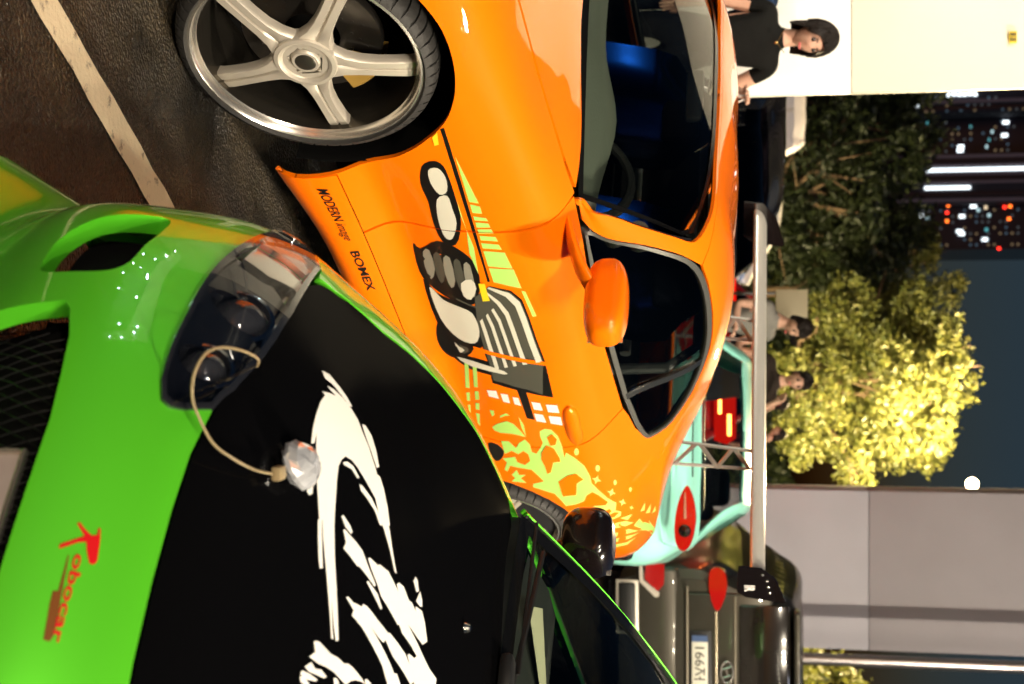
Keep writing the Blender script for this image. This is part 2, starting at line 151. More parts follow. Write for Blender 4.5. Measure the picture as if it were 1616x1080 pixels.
SIDE=[('black',[(0.2687,0.4519),(0.4375,0.4534),(0.6829,0.4567),(0.8791,0.4584),(0.9655,0.4581),(0.9614,0.4647),(0.872,0.4645),(0.706,0.4661),(0.4485,0.4647),(0.2651,0.4628)]),('black',[(1.2551,0.4501),(1.254,0.4708),(1.4235,0.4729),(1.7544,0.4752),(1.7465,0.4526),(1.4682,0.4462)]),('lime',[(0.3808,0.4696),(0.5784,0.4713),(0.5843,0.4952)]),('lime',[(0.5893,0.4716),(0.5979,0.496),(0.631,0.4962),(0.6285,0.4719)]),('lime',[(0.6435,0.4712),(0.6512,0.5028),(0.6658,0.5061),(0.6625,0.4714)]),('lime',[(0.6722,0.4723),(0.676,0.5052),(0.6951,0.507),(0.6967,0.4709)]),('lime',[(0.7045,0.4725),(0.703,0.5082),(0.7229,0.5105),(0.7247,0.4721)]),('lime',[(0.7354,0.4729),(0.7396,0.5129),(0.7606,0.5161),(0.7566,0.4724)]),('lime',[(0.7702,0.4713),(0.7757,0.5154),(0.8,0.5197),(0.7956,0.4715)]),('lime',[(0.809,0.471),(0.8143,0.525),(0.8924,0.5335),(0.884,0.4717)]),('lime',[(0.8929,0.472),(0.8972,0.5355),(0.9936,0.5427),(0.9637,0.4735)]),('lime',[(1.0052,0.5405),(1.0104,0.5499),(1.1412,0.5622),(1.1432,0.5515)]),('lime',[(0.5708,0.4401),(0.7099,0.4431),(0.8261,0.4317),(0.9262,0.439),(0.7928,0.4489),(0.6428,0.4386)]),('yellow',[(0.2997,0.425),(0.2796,0.4418),(0.3281,0.4369),(0.3334,0.4252)]),('black',[(0.4243,0.3776),(0.4104,0.3878),(0.4027,0.3995),(0.4002,0.4101),(0.4019,0.4187),(0.4086,0.4262),(0.4214,0.4319),(0.4424,0.4353),(0.4697,0.4369),(0.4986,0.438),(0.5281,0.4389),(0.5592,0.4393),(0.59,0.439),(0.6192,0.4389),(0.6481,0.438),(0.679,0.4343),(0.7177,0.4261),(0.7589,0.4147),(0.7873,0.4025),(0.7957,0.3896),(0.7908,0.3763),(0.7771,0.366),(0.7533,0.3609),(0.7203,0.3592),(0.6864,0.3589),(0.6535,0.3601),(0.6198,0.3626),(0.5881,0.364),(0.5597,0.3623),(0.5331,0.3597),(0.5063,0.3597),(0.4766,0.3636),(0.4471,0.3699)]),('cream',[(0.4398,0.3906),(0.4305,0.3975),(0.4261,0.4068),(0.4273,0.4149),(0.4354,0.4211),(0.4491,0.4262),(0.4654,0.4291),(0.4859,0.4293),(0.5091,0.4273),(0.5277,0.4234),(0.5398,0.4168),(0.5472,0.4083),(0.5469,0.4008),(0.5356,0.3949),(0.5164,0.39),(0.4966,0.387),(0.4765,0.3862),(0.4557,0.3873)]),('cream',[(0.5716,0.39),(0.5561,0.3997),(0.5491,0.4111),(0.551,0.4195),(0.564,0.4227),(0.5857,0.423),(0.6089,0.4229),(0.6316,0.4239),(0.6557,0.4245),(0.6804,0.4225),(0.7085,0.4159),(0.7376,0.4064),(0.7574,0.3975),(0.7637,0.39),(0.7604,0.3832),(0.7492,0.3783),(0.7289,0.3755),(0.7007,0.3746),(0.6701,0.3757),(0.6356,0.3787),(0.5992,0.3835)]),('grey',[(0.5942,0.3975),(0.5933,0.4004),(0.6027,0.4032),(0.6168,0.4051),(0.6363,0.4064),(0.6607,0.4068),(0.6827,0.4054),(0.7034,0.4007),(0.7219,0.394),(0.7284,0.389),(0.7155,0.3872),(0.6903,0.3873),(0.6645,0.3885),(0.6379,0.3909),(0.6108,0.3943)]),('black',[(0.8239,0.2708),(0.8216,0.2749),(0.8368,0.2798),(0.8433,0.2896),(0.8255,0.3076),(0.7985,0.33),(0.7817,0.3509),(0.7819,0.3695),(0.7917,0.3871),(0.8059,0.4027),(0.8229,0.4164),(0.844,0.4284),(0.8694,0.4364),(0.9,0.4404),(0.9351,0.4405),(0.9718,0.4367),(1.0145,0.4278),(1.0594,0.4145),(1.0907,0.3987),(1.1001,0.3806),(1.0961,0.3599),(1.0874,0.3393),(1.0752,0.3191),(1.0573,0.2995),(1.0367,0.2832),(1.0169,0.2714),(0.9951,0.2631),(0.965,0.2588),(0.917,0.2598),(0.8616,0.2648)]),('grey',[(0.8539,0.295),(0.8352,0.3071),(0.8384,0.3173),(0.8817,0.3186),(0.9347,0.3143),(0.9752,0.3024),(0.9956,0.29),(0.9735,0.2845),(0.934,0.2835),(0.8911,0.2874)]),('grey2',[(0.8574,0.3246),(0.8397,0.3361),(0.8461,0.3454),(0.8953,0.3458),(0.9527,0.341),(0.9903,0.3301),(1.0067,0.3188),(0.9828,0.3137),(0.9417,0.3129),(0.8962,0.317)]),('grey',[(0.8625,0.3532),(0.8468,0.3639),(0.8567,0.3724),(0.9116,0.372),(0.9733,0.3668),(1.0076,0.3569),(1.0186,0.3469),(0.9922,0.3423),(0.9492,0.3417),(0.9018,0.3459)]),('grey2',[(0.8704,0.3805),(0.8565,0.3906),(0.8694,0.3984),(0.93,0.3974),(0.9962,0.3918),(1.0274,0.3828),(1.0333,0.3741),(1.0043,0.3698),(0.9597,0.3693),(0.9103,0.3736)]),('grey',[(0.8804,0.407),(0.868,0.4165),(0.8838,0.4238),(0.9501,0.4221),(1.0208,0.4162),(1.0491,0.408),(1.0502,0.4003),(1.0189,0.3964),(0.9725,0.396),(0.9212,0.4003)]),('cream',[(0.9823,0.3816),(0.9616,0.3984),(0.9558,0.415),(0.9743,0.4214),(1.0036,0.4209),(1.0378,0.4101),(1.0645,0.396),(1.0648,0.3845),(1.0491,0.3767),(1.0164,0.3758)]),('black',[(1.003,0.2625),(1.0049,0.2698),(1.0379,0.2802),(1.0661,0.2929),(1.076,0.3079),(1.0809,0.3249),(1.0859,0.3435),(1.0891,0.366),(1.0934,0.3896),(1.1092,0.4064),(1.1435,0.4136),(1.1885,0.4147),(1.2319,0.4113),(1.2731,0.4033),(1.3131,0.3904),(1.3405,0.3739),(1.3514,0.3518),(1.3511,0.3255),(1.3403,0.3014),(1.3183,0.2822),(1.2829,0.2668),(1.2319,0.2573),(1.1509,0.255),(1.0597,0.2575)]),('cream',[(1.0393,0.2747),(1.0429,0.2827),(1.0705,0.2944),(1.0938,0.307),(1.102,0.3196),(1.1063,0.3328),(1.1118,0.3462),(1.118,0.3609),(1.1256,0.3756),(1.1407,0.3862),(1.1686,0.3911),(1.2037,0.3922),(1.2365,0.39),(1.2661,0.3843),(1.2934,0.3752),(1.3113,0.3635),(1.3173,0.3483),(1.3144,0.3302),(1.3026,0.3131),(1.2808,0.2979),(1.2487,0.2844),(1.2073,0.2752),(1.147,0.2713),(1.0801,0.2713)]),('grey',[(1.1529,0.3109),(1.1371,0.3197),(1.1276,0.332),(1.1263,0.3434),(1.1352,0.3532),(1.1522,0.3624),(1.1726,0.3692),(1.1967,0.3739),(1.224,0.3763),(1.2475,0.3749),(1.2673,0.3675),(1.2837,0.3559),(1.2896,0.3438),(1.28,0.3315),(1.2599,0.3189),(1.2364,0.3101),(1.2086,0.3066),(1.1775,0.3069)]),('cream',[(1.1761,0.3378),(1.1824,0.349),(1.203,0.3598),(1.2303,0.3619),(1.2525,0.3585),(1.2525,0.3481),(1.2388,0.3376),(1.2049,0.335)]),('black',[(1.2391,0.2557),(1.2321,0.2644),(1.236,0.274),(1.2469,0.2833),(1.2687,0.2914),(1.2984,0.2992),(1.3224,0.3092),(1.3318,0.3265),(1.3363,0.3453),(1.3475,0.353),(1.3734,0.3417),(1.4071,0.3185),(1.4314,0.2956),(1.4371,0.277),(1.4299,0.2599),(1.4139,0.2472),(1.3907,0.2393),(1.3617,0.2352),(1.3318,0.2348),(1.298,0.2391),(1.2629,0.2471)]),('grey2',[(1.2629,0.2631),(1.2795,0.2742),(1.3112,0.2884),(1.3363,0.3022),(1.3448,0.3165),(1.3475,0.3299),(1.3541,0.3357),(1.3711,0.3295),(1.3922,0.3154),(1.4069,0.3005),(1.4103,0.2862),(1.4055,0.2715),(1.3941,0.2602),(1.377,0.2537),(1.3554,0.2504),(1.3328,0.2498),(1.3044,0.2516),(1.2753,0.2561)]),('cream',[(1.2933,0.2713),(1.3171,0.2866),(1.3503,0.3036),(1.3609,0.3161),(1.3681,0.3208),(1.3857,0.3081),(1.3965,0.2899),(1.3846,0.2752),(1.3599,0.2654),(1.3202,0.265)]),('black',[(1.4057,0.2577),(1.3992,0.2594),(1.4019,0.2708),(1.4046,0.2882),(1.4035,0.3128),(1.4031,0.3424),(1.4076,0.3699),(1.417,0.3955),(1.4299,0.4195),(1.4435,0.4369),(1.4565,0.4454),(1.4689,0.4478),(1.4795,0.4463),(1.4892,0.4431),(1.4971,0.4359),(1.4992,0.4207),(1.4953,0.391),(1.4898,0.3514),(1.4825,0.3152),(1.4614,0.2882),(1.43,0.2679)]),('cream',[(1.4209,0.2849),(1.4206,0.3175),(1.4287,0.3622),(1.4413,0.4),(1.4564,0.4274),(1.4702,0.4356),(1.4757,0.4244),(1.4675,0.378),(1.4595,0.3239),(1.4402,0.2924)]),('grey2',[(1.0694,0.2835),(1.0748,0.2807),(1.0758,0.2773),(1.0715,0.2766),(1.0661,0.2794),(1.0651,0.2828)]),('grey2',[(1.1143,0.306),(1.1201,0.3032),(1.1215,0.2998),(1.1171,0.2991),(1.1113,0.3018),(1.1099,0.3053)]),('grey2',[(1.1592,0.3285),(1.1651,0.3258),(1.1665,0.3224),(1.162,0.3217),(1.1561,0.3244),(1.1547,0.3278)]),('grey2',[(1.1986,0.3522),(1.2043,0.3496),(1.2055,0.3462),(1.2009,0.3455),(1.1952,0.3482),(1.194,0.3515)]),('grey2',[(1.2341,0.3726),(1.2397,0.3701),(1.2407,0.3668),(1.236,0.3662),(1.2304,0.3687),(1.2294,0.3719)]),('grey2',[(0.5083,0.4148),(0.5124,0.4128),(0.5126,0.4102),(0.5087,0.4096),(0.5047,0.4115),(0.5045,0.4141)]),('grey2',[(0.6398,0.4121),(0.6442,0.41),(0.6445,0.4073),(0.6405,0.4067),(0.6361,0.4088),(0.6357,0.4115)]),('grey2',[(0.7002,0.4101),(0.7047,0.408),(0.7051,0.4053),(0.701,0.4047),(0.6965,0.4068),(0.6961,0.4095)]),('grey2',[(0.53,0.3972),(0.5393,0.4215),(0.5451,0.4205),(0.5359,0.3962)]),('grey2',[(0.6504,0.3827),(0.6622,0.4239),(0.6683,0.4228),(0.6566,0.3815)]),('grey2',[(1.0702,0.3503),(1.103,0.4038),(1.1117,0.4023),(1.0791,0.3486)]),('grey2',[(1.1972,0.2856),(1.3056,0.3488),(1.3142,0.3452),(1.2053,0.2818)]),('black',[(1.0538,0.4067),(1.1992,0.3876),(1.2779,0.3843),(1.353,0.3831),(1.4086,0.3843),(1.4607,0.383),(1.5414,0.3775),(1.612,0.5486),(1.3909,0.5525),(1.2695,0.5458),(1.1435,0.5417),(1.0516,0.5355),(1.0059,0.5132),(0.9861,0.4596)]),('grey2',[(1.0524,0.4078),(1.1949,0.3903),(1.2727,0.3878),(1.3481,0.3867),(1.4051,0.388),(1.4585,0.3868),(1.5237,0.3833),(1.5316,0.4147),(1.5474,0.4441),(1.5641,0.4832),(1.5901,0.5205),(1.3921,0.5469),(1.2731,0.5405),(1.1497,0.5365),(1.0585,0.5306),(1.0121,0.5091),(0.9884,0.4578)]),('cream',[(1.178,0.4013),(1.2525,0.4012),(1.3289,0.4008),(1.3917,0.4021),(1.4505,0.4016),(1.444,0.4143),(1.3805,0.4143),(1.3127,0.4128),(1.2352,0.4127),(1.1636,0.4108)]),('cream',[(1.1433,0.424),(1.2112,0.4286),(1.2903,0.4295),(1.3651,0.4312),(1.4354,0.432),(1.4305,0.4424),(1.3562,0.4412),(1.2771,0.4394),(1.1971,0.4381),(1.1314,0.4318)]),('cream',[(1.1117,0.4446),(1.174,0.4534),(1.2556,0.4555),(1.3417,0.4576),(1.4228,0.4595),(1.4184,0.4696),(1.3332,0.4672),(1.2429,0.465),(1.1603,0.4625),(1.1001,0.4522)]),('cream',[(1.0125,0.439),(1.079,0.4658),(1.1356,0.4788),(1.2201,0.482),(1.318,0.4846),(1.4108,0.4879),(1.4058,0.501),(1.3074,0.497),(1.2039,0.4942),(1.118,0.4904),(1.0639,0.4755),(1.0072,0.4432)]),('cream',[(0.9966,0.4515),(1.0344,0.4945),(1.0839,0.5132),(1.1727,0.5181),(1.2874,0.5216),(1.3972,0.5268),(1.3926,0.5445),(1.2748,0.5383),(1.1524,0.5343),(1.0615,0.5285),(1.0147,0.5074),(0.9894,0.4571)]),('orange',[(1.3289,0.3543),(1.3935,0.5561),(1.4171,0.5556),(1.3522,0.3539)]),('yellow',[(0.9747,0.4315),(0.9722,0.4486),(1.0607,0.4488),(1.0665,0.4284)]),('white',[(1.5945,0.3494),(1.5888,0.3806),(1.6375,0.3819),(1.6323,0.3501)]),('white',[(1.6016,0.3924),(1.6016,0.4144),(1.6565,0.414),(1.6508,0.3926)]),('white',[(1.6152,0.4275),(1.6178,0.4443),(1.6672,0.4467),(1.6593,0.4273)]),('white',[(1.6376,0.4809),(1.6453,0.5057),(1.6924,0.5073),(1.6856,0.4822)]),('white',[(1.6543,0.521),(1.6616,0.5528),(1.7106,0.5546),(1.7017,0.5217)]),('white',[(1.7118,0.4786),(1.7186,0.5039),(1.7703,0.5077),(1.7621,0.4798)]),('white',[(1.7267,0.5195),(1.7368,0.554),(1.7912,0.5536),(1.7764,0.52)]),('lime',[(1.446,0.3034),(1.4447,0.3171),(1.612,0.2885),(1.6119,0.2745)]),('lime',[(1.4604,0.3281),(1.4597,0.3414),(1.5914,0.3207),(1.5962,0.3067)]),('lime',[(1.6437,0.2701),(1.6392,0.2833),(1.6973,0.274),(1.6971,0.263)]),('lime',[(1.6238,0.3032),(1.6164,0.3183),(1.6729,0.3101),(1.6799,0.2955)]),('lime',[(1.7229,0.2612),(1.7206,0.2696),(1.7749,0.2616),(1.759,0.2577)]),('lime',[(1.7014,0.2915),(1.6971,0.3056),(1.7427,0.2984),(1.7453,0.2846)]),('lime',[(1.7691,0.2803),(1.7693,0.2935),(1.853,0.28),(1.8323,0.2751)]),('lime',[(1.8411,0.3225),(1.8102,0.3446),(1.7786,0.3831),(1.7915,0.4027),(1.8313,0.4178),(1.8726,0.4301),(1.8604,0.3857),(1.8684,0.3455),(1.86,0.3275)]),('lime',[(1.725,0.335),(1.7242,0.3489),(1.7513,0.3468),(1.7665,0.3358)]),('lime',[(1.7491,0.3664),(1.726,0.3893),(1.7391,0.3994),(1.7446,0.3835),(1.7641,0.3627)]),('lime',[(1.7384,0.4269),(1.7903,0.4357),(1.8723,0.4317),(1.8135,0.4259)]),('lime',[(1.8287,0.4802),(1.8115,0.4974),(1.817,0.5164),(1.8618,0.5305),(1.9286,0.5344),(2.0064,0.5317),(1.9738,0.5412),(2.0105,0.5622),(2.0715,0.5863),(2.1414,0.5961),(2.192,0.5944),(2.2495,0.6121),(2.312,0.6328),(2.3674,0.6586),(2.4152,0.6481),(2.4457,0.6659),(2.4718,0.659),(2.479,0.6236),(2.4259,0.5864),(2.3835,0.5666),(2.3543,0.5792),(2.3599,0.6194),(2.3412,0.6314),(2.2829,0.6071),(2.254,0.5881),(2.2731,0.5656),(2.3129,0.5517),(2.3336,0.5218),(2.3435,0.4885),(2.3008,0.479),(2.2536,0.465),(2.214,0.4005),(2.1908,0.4041),(2.1689,0.4433),(2.131,0.4303),(2.0944,0.414),(2.0885,0.3645),(2.084,0.3429),(2.1267,0.3279),(2.1192,0.3182),(2.0651,0.3348),(2.042,0.3247),(2.0162,0.3707),(2.0513,0.3733),(2.0646,0.3965),(2.0331,0.4195),(1.9892,0.4199),(1.9697,0.4065),(1.9962,0.3853),(1.9798,0.3655),(2.0085,0.3373),(1.9245,0.3386),(1.915,0.3653),(1.9552,0.3837),(1.9162,0.4014),(1.8898,0.4248),(1.9209,0.4361),(1.9716,0.4347),(1.981,0.4483),(1.9338,0.4698),(1.9056,0.4788),(1.8617,0.4768)]),('orange',[(1.8663,0.4976),(1.8444,0.5154),(1.878,0.5259),(1.9163,0.516),(1.9215,0.5003)]),('orange',[(1.9728,0.4663),(1.9207,0.4879),(1.9405,0.5083),(2.0031,0.517),(2.0298,0.5163),(2.0349,0.4933),(2.0997,0.4767),(2.1125,0.4638),(2.0614,0.4642),(2.0175,0.4592)]),('orange',[(2.1671,0.4911),(2.1268,0.5253),(2.1164,0.5528),(2.1582,0.5712),(2.1826,0.5461),(2.2614,0.5332),(2.27,0.4899)]),('lime',[(2.1449,0.3389),(2.1056,0.3617),(2.1376,0.365),(2.1322,0.3884),(2.1591,0.3672),(2.1893,0.3821),(2.1909,0.3318),(2.1645,0.3469)]),('lime',[(1.9756,0.5813),(1.9891,0.5781),(1.997,0.5733),(1.996,0.5687),(1.9866,0.5663),(1.9723,0.5668),(1.9586,0.57),(1.9507,0.5748),(1.9518,0.5793),(1.9613,0.5818)]),('lime',[(2.1086,0.6368),(2.1197,0.6335),(2.1251,0.6287),(2.123,0.6242),(2.1137,0.6216),(2.1008,0.6221),(2.0893,0.6253),(2.0836,0.6301),(2.0863,0.6346),(2.0958,0.6372)]),('lime',[(2.2431,0.6796),(2.251,0.6771),(2.254,0.6737),(2.2507,0.6706),(2.2423,0.6691),(2.2321,0.6697),(2.2239,0.6722),(2.221,0.6756),(2.2245,0.6787),(2.2327,0.6802)]),('lime',[(2.3588,0.7219),(2.366,0.7197),(2.3678,0.7169),(2.3637,0.7145),(2.3551,0.7135),(2.3454,0.7143),(2.3381,0.7164),(2.3361,0.7193),(2.3404,0.7216),(2.3491,0.7227)]),('lime',[(2.1925,0.6291),(2.1878,0.6157),(2.2049,0.6047),(2.1795,0.6078),(2.1607,0.5998),(2.1639,0.613),(2.1478,0.6239),(2.1726,0.6209)]),('lime',[(2.3093,0.6658),(2.2992,0.6535),(2.3121,0.6431),(2.2885,0.6462),(2.2679,0.6386),(2.2753,0.6511),(2.2638,0.6614),(2.2866,0.6584)]),('lime',[(2.4138,0.6905),(2.4,0.6802),(2.4078,0.6716),(2.3872,0.6741),(2.3657,0.6679),(2.377,0.6783),(2.3702,0.6869),(2.39,0.6843)]),('lime',[(2.4893,0.7107),(2.4779,0.7045),(2.4808,0.6995),(2.4683,0.7009),(2.4527,0.6973),(2.4626,0.7033),(2.4603,0.7083),(2.4724,0.7069)]),('lime',[(2.5119,0.6315),(2.5302,0.6706),(2.5917,0.6973),(2.5766,0.6716),(2.5553,0.6292)]),('lime',[(2.5989,0.6211),(2.6143,0.6742),(3.3776,0.9647),(2.6763,0.7356),(2.727,0.7234),(2.653,0.6704),(2.6335,0.6205)]),('lime',[(2.6597,0.6179),(2.6783,0.6682),(2.7349,0.7108),(2.7144,0.6652),(2.6973,0.6144)]),('lime',[(2.7281,0.6117),(2.744,0.6561),(2.7556,0.698),(2.7767,0.6537),(2.7636,0.6119)]),('lime',[(2.619,0.6944),(2.6082,0.7215),(3.3215,0.8328),(2.7135,0.7609),(3.2898,0.8775)]),('lime',[(2.6238,0.7511),(2.5999,0.7883),(2.6617,0.7736)]),('lime',[(2.6938,0.7855),(2.662,0.8238),(2.7074,0.8208)]),('lime',[(2.5624,0.7306),(2.5352,0.76),(2.5871,0.7488)]),('lime',[(2.4899,0.6564),(2.5184,0.6993),(2.5355,0.6799)])]
HOODG=[('white',[(0.6148,0.7471),(0.6091,0.739),(0.6393,0.7474),(0.6616,0.7546),(0.6421,0.735),(0.6646,0.7431),(0.6904,0.7587),(0.7096,0.7763),(0.723,0.793),(0.7242,0.8126),(0.7299,0.8326),(0.7298,0.8642),(0.7214,0.8985),(0.7167,0.9231),(0.7135,0.9493),(0.7124,0.9576),(0.7031,0.9819),(0.6989,1.0165),(0.6892,1.0155),(0.687,0.9858),(0.6802,0.9568),(0.6713,0.9446),(0.671,0.9449),(0.6784,0.9138),(0.6569,0.8923),(0.6343,0.8692),(0.6164,0.8565),(0.5925,0.8483),(0.5677,0.85),(0.5381,0.8562),(0.5036,0.8719),(0.4629,0.8929),(0.4013,0.9232),(0.3383,0.96),(0.28,0.998),(0.1956,1.0465),(0.1644,1.064),(0.1478,1.0583),(0.175,1.0326),(0.2273,0.9995),(0.1657,1.0308),(0.1424,1.0488),(0.1345,1.0408),(0.2123,0.9919),(0.2686,0.9569),(0.3248,0.9184),(0.3597,0.8983),(0.3351,0.9001),(0.3825,0.8683),(0.4369,0.8323),(0.4762,0.806),(0.5045,0.7894),(0.4745,0.7998),(0.4621,0.7956),(0.4976,0.7785),(0.5432,0.7633),(0.5808,0.7528)]),('white',[(0.6529,0.7093),(0.6764,0.7194),(0.6966,0.7415),(0.7119,0.759),(0.719,0.7732),(0.7057,0.7735),(0.6918,0.7575),(0.6721,0.7373),(0.6489,0.7224)]),('white',[(0.441,0.806),(0.4544,0.8144),(0.3938,0.8446),(0.3693,0.8545),(0.3535,0.8502),(0.3524,0.8422),(0.3713,0.8408)]),('white',[(0.7363,0.799),(0.7511,0.8),(0.7658,0.8131),(0.7646,0.8332),(0.7526,0.8602),(0.7366,0.8633),(0.7355,0.8411),(0.733,0.8164)]),('white',[(0.7253,0.8736),(0.7399,0.8762),(0.7415,0.8936),(0.7346,0.9207),(0.7207,0.9484),(0.7099,0.9497),(0.717,0.9187),(0.7202,0.892)]),('white',[(0.5672,0.8548),(0.5901,0.8566),(0.613,0.8659),(0.6245,0.8841),(0.6132,0.8848),(0.5993,0.8696),(0.5683,0.8592)]),('white',[(0.6134,0.893),(0.6261,0.8969),(0.6566,0.9149),(0.6719,0.9318),(0.6753,0.9532),(0.6627,0.953),(0.654,0.9327),(0.6304,0.9152),(0.6095,0.9031)]),('white',[(0.4553,0.9214),(0.4685,0.9218),(0.4849,0.942),(0.4862,0.9517),(0.4732,0.9531),(0.4569,0.9391)]),('white',[(0.3403,0.8904),(0.3577,0.8975),(0.2568,0.9479),(0.2432,0.941),(0.2625,0.9282)]),('white',[(0.4393,0.9399),(0.4489,0.9407),(0.4887,0.9683),(0.5106,0.984),(0.5196,1.0064),(0.5429,1.0367),(0.5296,1.0381),(0.4623,1.002),(0.4494,0.9989),(0.4033,0.9619),(0.4294,0.9577)]),('white',[(0.483,1.0272),(0.4975,1.0279),(0.542,1.0496),(0.5545,1.0701),(0.5395,1.0709),(0.518,1.0549)]),('white',[(0.5334,0.9976),(0.5472,0.9981),(0.5864,1.0104),(0.5998,1.0096),(0.649,1.0178),(0.6673,1.0289),(0.6895,1.0408),(0.6875,1.032),(0.7038,1.028),(0.7284,1.0297),(0.7481,1.0447),(0.7654,1.0449),(0.7822,1.053),(0.7846,1.0467),(0.8238,1.046),(0.8339,1.0602),(0.8339,1.0837),(0.7983,1.0937),(0.7764,1.0911),(0.7196,1.0805),(0.7635,1.0971),(0.8017,1.1121),(0.8274,1.1196),(0.8739,1.1253),(0.8621,1.1346),(0.7061,1.1589),(0.6856,1.1241),(0.6976,1.1206),(0.7298,1.1217),(0.7472,1.1162),(0.7201,1.1077),(0.6704,1.0975),(0.658,1.0879),(0.6472,1.0888),(0.6084,1.0728),(0.5621,1.0523),(0.556,1.0372),(0.5376,1.0146)]),('white',[(0.7976,1.0114),(0.8161,1.0022),(0.8263,1.0055),(0.8228,1.0202),(0.8059,1.0247)]),('white',[(0.7938,1.0382),(0.8314,1.0188),(0.8368,1.03),(0.8302,1.0394),(0.8155,1.0415)]),('white',[(0.3171,1.0255),(0.3317,1.0274),(0.3544,1.0423),(0.4048,1.0566),(0.4204,1.0543),(0.4437,1.0604),(0.502,1.0847),(0.5624,1.103),(0.5799,1.1033),(0.671,1.1239),(0.7072,1.1424),(0.7096,1.1536),(0.6788,1.1627),(0.6491,1.1536),(0.5737,1.1352),(0.5337,1.1132),(0.5145,1.117),(0.4856,1.1104),(0.437,1.0911),(0.4887,1.1192),(0.5397,1.1447),(0.5716,1.1639),(0.5758,1.1727),(0.4862,1.1772),(0.468,1.15),(0.4123,1.1164),(0.3616,1.0829),(0.3161,1.0579),(0.3407,1.0529)]),('white',[(0.5619,1.1583),(0.5839,1.1571),(0.5999,1.17),(0.5758,1.1727)]),('white',[(0.0788,0.9856),(0.0856,0.9946),(0.0906,1.0061),(0.0999,1.0547),(0.1404,1.1112),(0.1651,1.1209),(0.2203,1.1535),(0.2673,1.1771),(0.0939,1.1474),(0.0714,1.0862),(0.0476,1.0192),(0.043,0.9805),(0.0622,0.9985)]),('white',[(0.0198,0.9727),(0.0376,0.9926),(0.032,1.012),(0.0424,1.0361),(0.041,1.0637),(0.0318,1.056),(0.0222,1.0162),(0.0167,0.9916)]),('white',[(0.0025,0.9613),(0.01,0.9662),(0.0141,0.9927),(0.0161,1.0293),(0.01,1.0246),(-0.0021,0.9771)]),('white',[(0.0574,1.0931),(0.0684,1.1052),(0.0654,1.1247),(0.0435,1.1039)]),('white',[(0.272,1.1687),(0.2969,1.1686),(0.3312,1.1779),(0.2652,1.1784)])]
ROBO=[('red',[(0.0434,0.4569),(0.0464,0.4594),(0.0397,0.4666),(0.0335,0.4771),(0.0361,0.4828),(0.0451,0.4817),(0.0451,0.4845),(0.0306,0.4879),(0.0039,0.4913),(-0.0015,0.4881),(-0.0014,0.483),(0.0131,0.4762),(0.0238,0.4729),(0.0207,0.4642),(0.0075,0.4468),(0.0091,0.4447),(0.0132,0.4454),(0.0305,0.4691)]),('darkred',[(0.002,0.4572),(0.0024,0.4586),(-0.0962,0.4658),(-0.1045,0.4631),(-0.1039,0.4558),(-0.0612,0.4522),(-0.0455,0.4519),(-0.0439,0.4575)])]
# ---------------------------------------------------------------- materials
MATS={}
def mat(name,col=(.5,.5,.5),rough=.5,metal=0,coat=0,spec=.5,emit=None,estr=0,bump=None,vary=None,trans=0,ior=1.45,coat_rough=.03):
    """principled material; bump=(scale,strength), vary=(scale,amount,second colour)"""
    if name in MATS: return MATS[name]
    M=bpy.data.materials.new(name); M.use_nodes=True; n=M.node_tree.nodes; l=M.node_tree.links
    b=n['Principled BSDF']; b.inputs['Base Color'].default_value=(*col,1); b.inputs['Roughness'].default_value=rough
    b.inputs['Metallic'].default_value=metal; b.inputs['Coat Weight'].default_value=coat; b.inputs['Coat Roughness'].default_value=coat_rough
    b.inputs['Specular IOR Level'].default_value=spec; b.inputs['IOR'].default_value=ior; b.inputs['Transmission Weight'].default_value=trans
    if emit: b.inputs['Emission Color'].default_value=(*emit,1); b.inputs['Emission Strength'].default_value=estr
    tc=None
    if bump or vary:
        tc=n.new('ShaderNodeTexCoord')
    if vary:
        t=n.new('ShaderNodeTexNoise'); t.inputs['Scale'].default_value=vary[0]; t.inputs['Detail'].default_value=5
        r=n.new('ShaderNodeValToRGB'); r.color_ramp.elements[0].position=.5-vary[1]/2; r.color_ramp.elements[1].position=.5+vary[1]/2
        r.color_ramp.elements[0].color=(*col,1); r.color_ramp.elements[1].color=(*vary[2],1)
        l.new(tc.outputs['Object'],t.inputs['Vector']); l.new(t.outputs[0],r.inputs[0]); l.new(r.outputs[0],b.inputs['Base Color'])
    if bump:
        t=n.new('ShaderNodeTexNoise'); t.inputs['Scale'].default_value=bump[0]; t.inputs['Detail'].default_value=4
        u=n.new('ShaderNodeBump'); u.inputs['Strength'].default_value=bump[1]; u.inputs['Distance'].default_value=.01
        l.new(tc.outputs['Object'],t.inputs['Vector']); l.new(t.outputs[0],u.inputs['Height']); l.new(u.outputs[0],b.inputs['Normal'])
    MATS[name]=M; return M
def glass_mat(name,tint,refl_rough=.0,ior=1.5):
    """thin tinted pane: fresnel mix of clear tint and mirror"""
    if name in MATS: return MATS[name]
    M=bpy.data.materials.new(name); M.use_nodes=True; n=M.node_tree.nodes; l=M.node_tree.links; n.clear()
    o=n.new('ShaderNodeOutputMaterial'); x=n.new('ShaderNodeMixShader'); lw=n.new('ShaderNodeLayerWeight'); pw=n.new('ShaderNodeMath'); pw.operation='POWER'; pw.inputs[1].default_value=5; l.new(lw.outputs['Facing'],pw.inputs[0])
    f=n.new('ShaderNodeMapRange'); f.inputs[3].default_value=.045; f.inputs[4].default_value=1; l.new(pw.outputs[0],f.inputs[0])
    t=n.new('ShaderNodeBsdfTransparent'); t.inputs[0].default_value=(*tint,1); g=n.new('ShaderNodeBsdfGlossy'); g.inputs['Roughness'].default_value=refl_rough
    l.new(f.outputs[0],x.inputs[0]); l.new(t.outputs[0],x.inputs[1]); l.new(g.outputs[0],x.inputs[2]); l.new(x.outputs[0],o.inputs[0])
    MATS[name]=M; return M
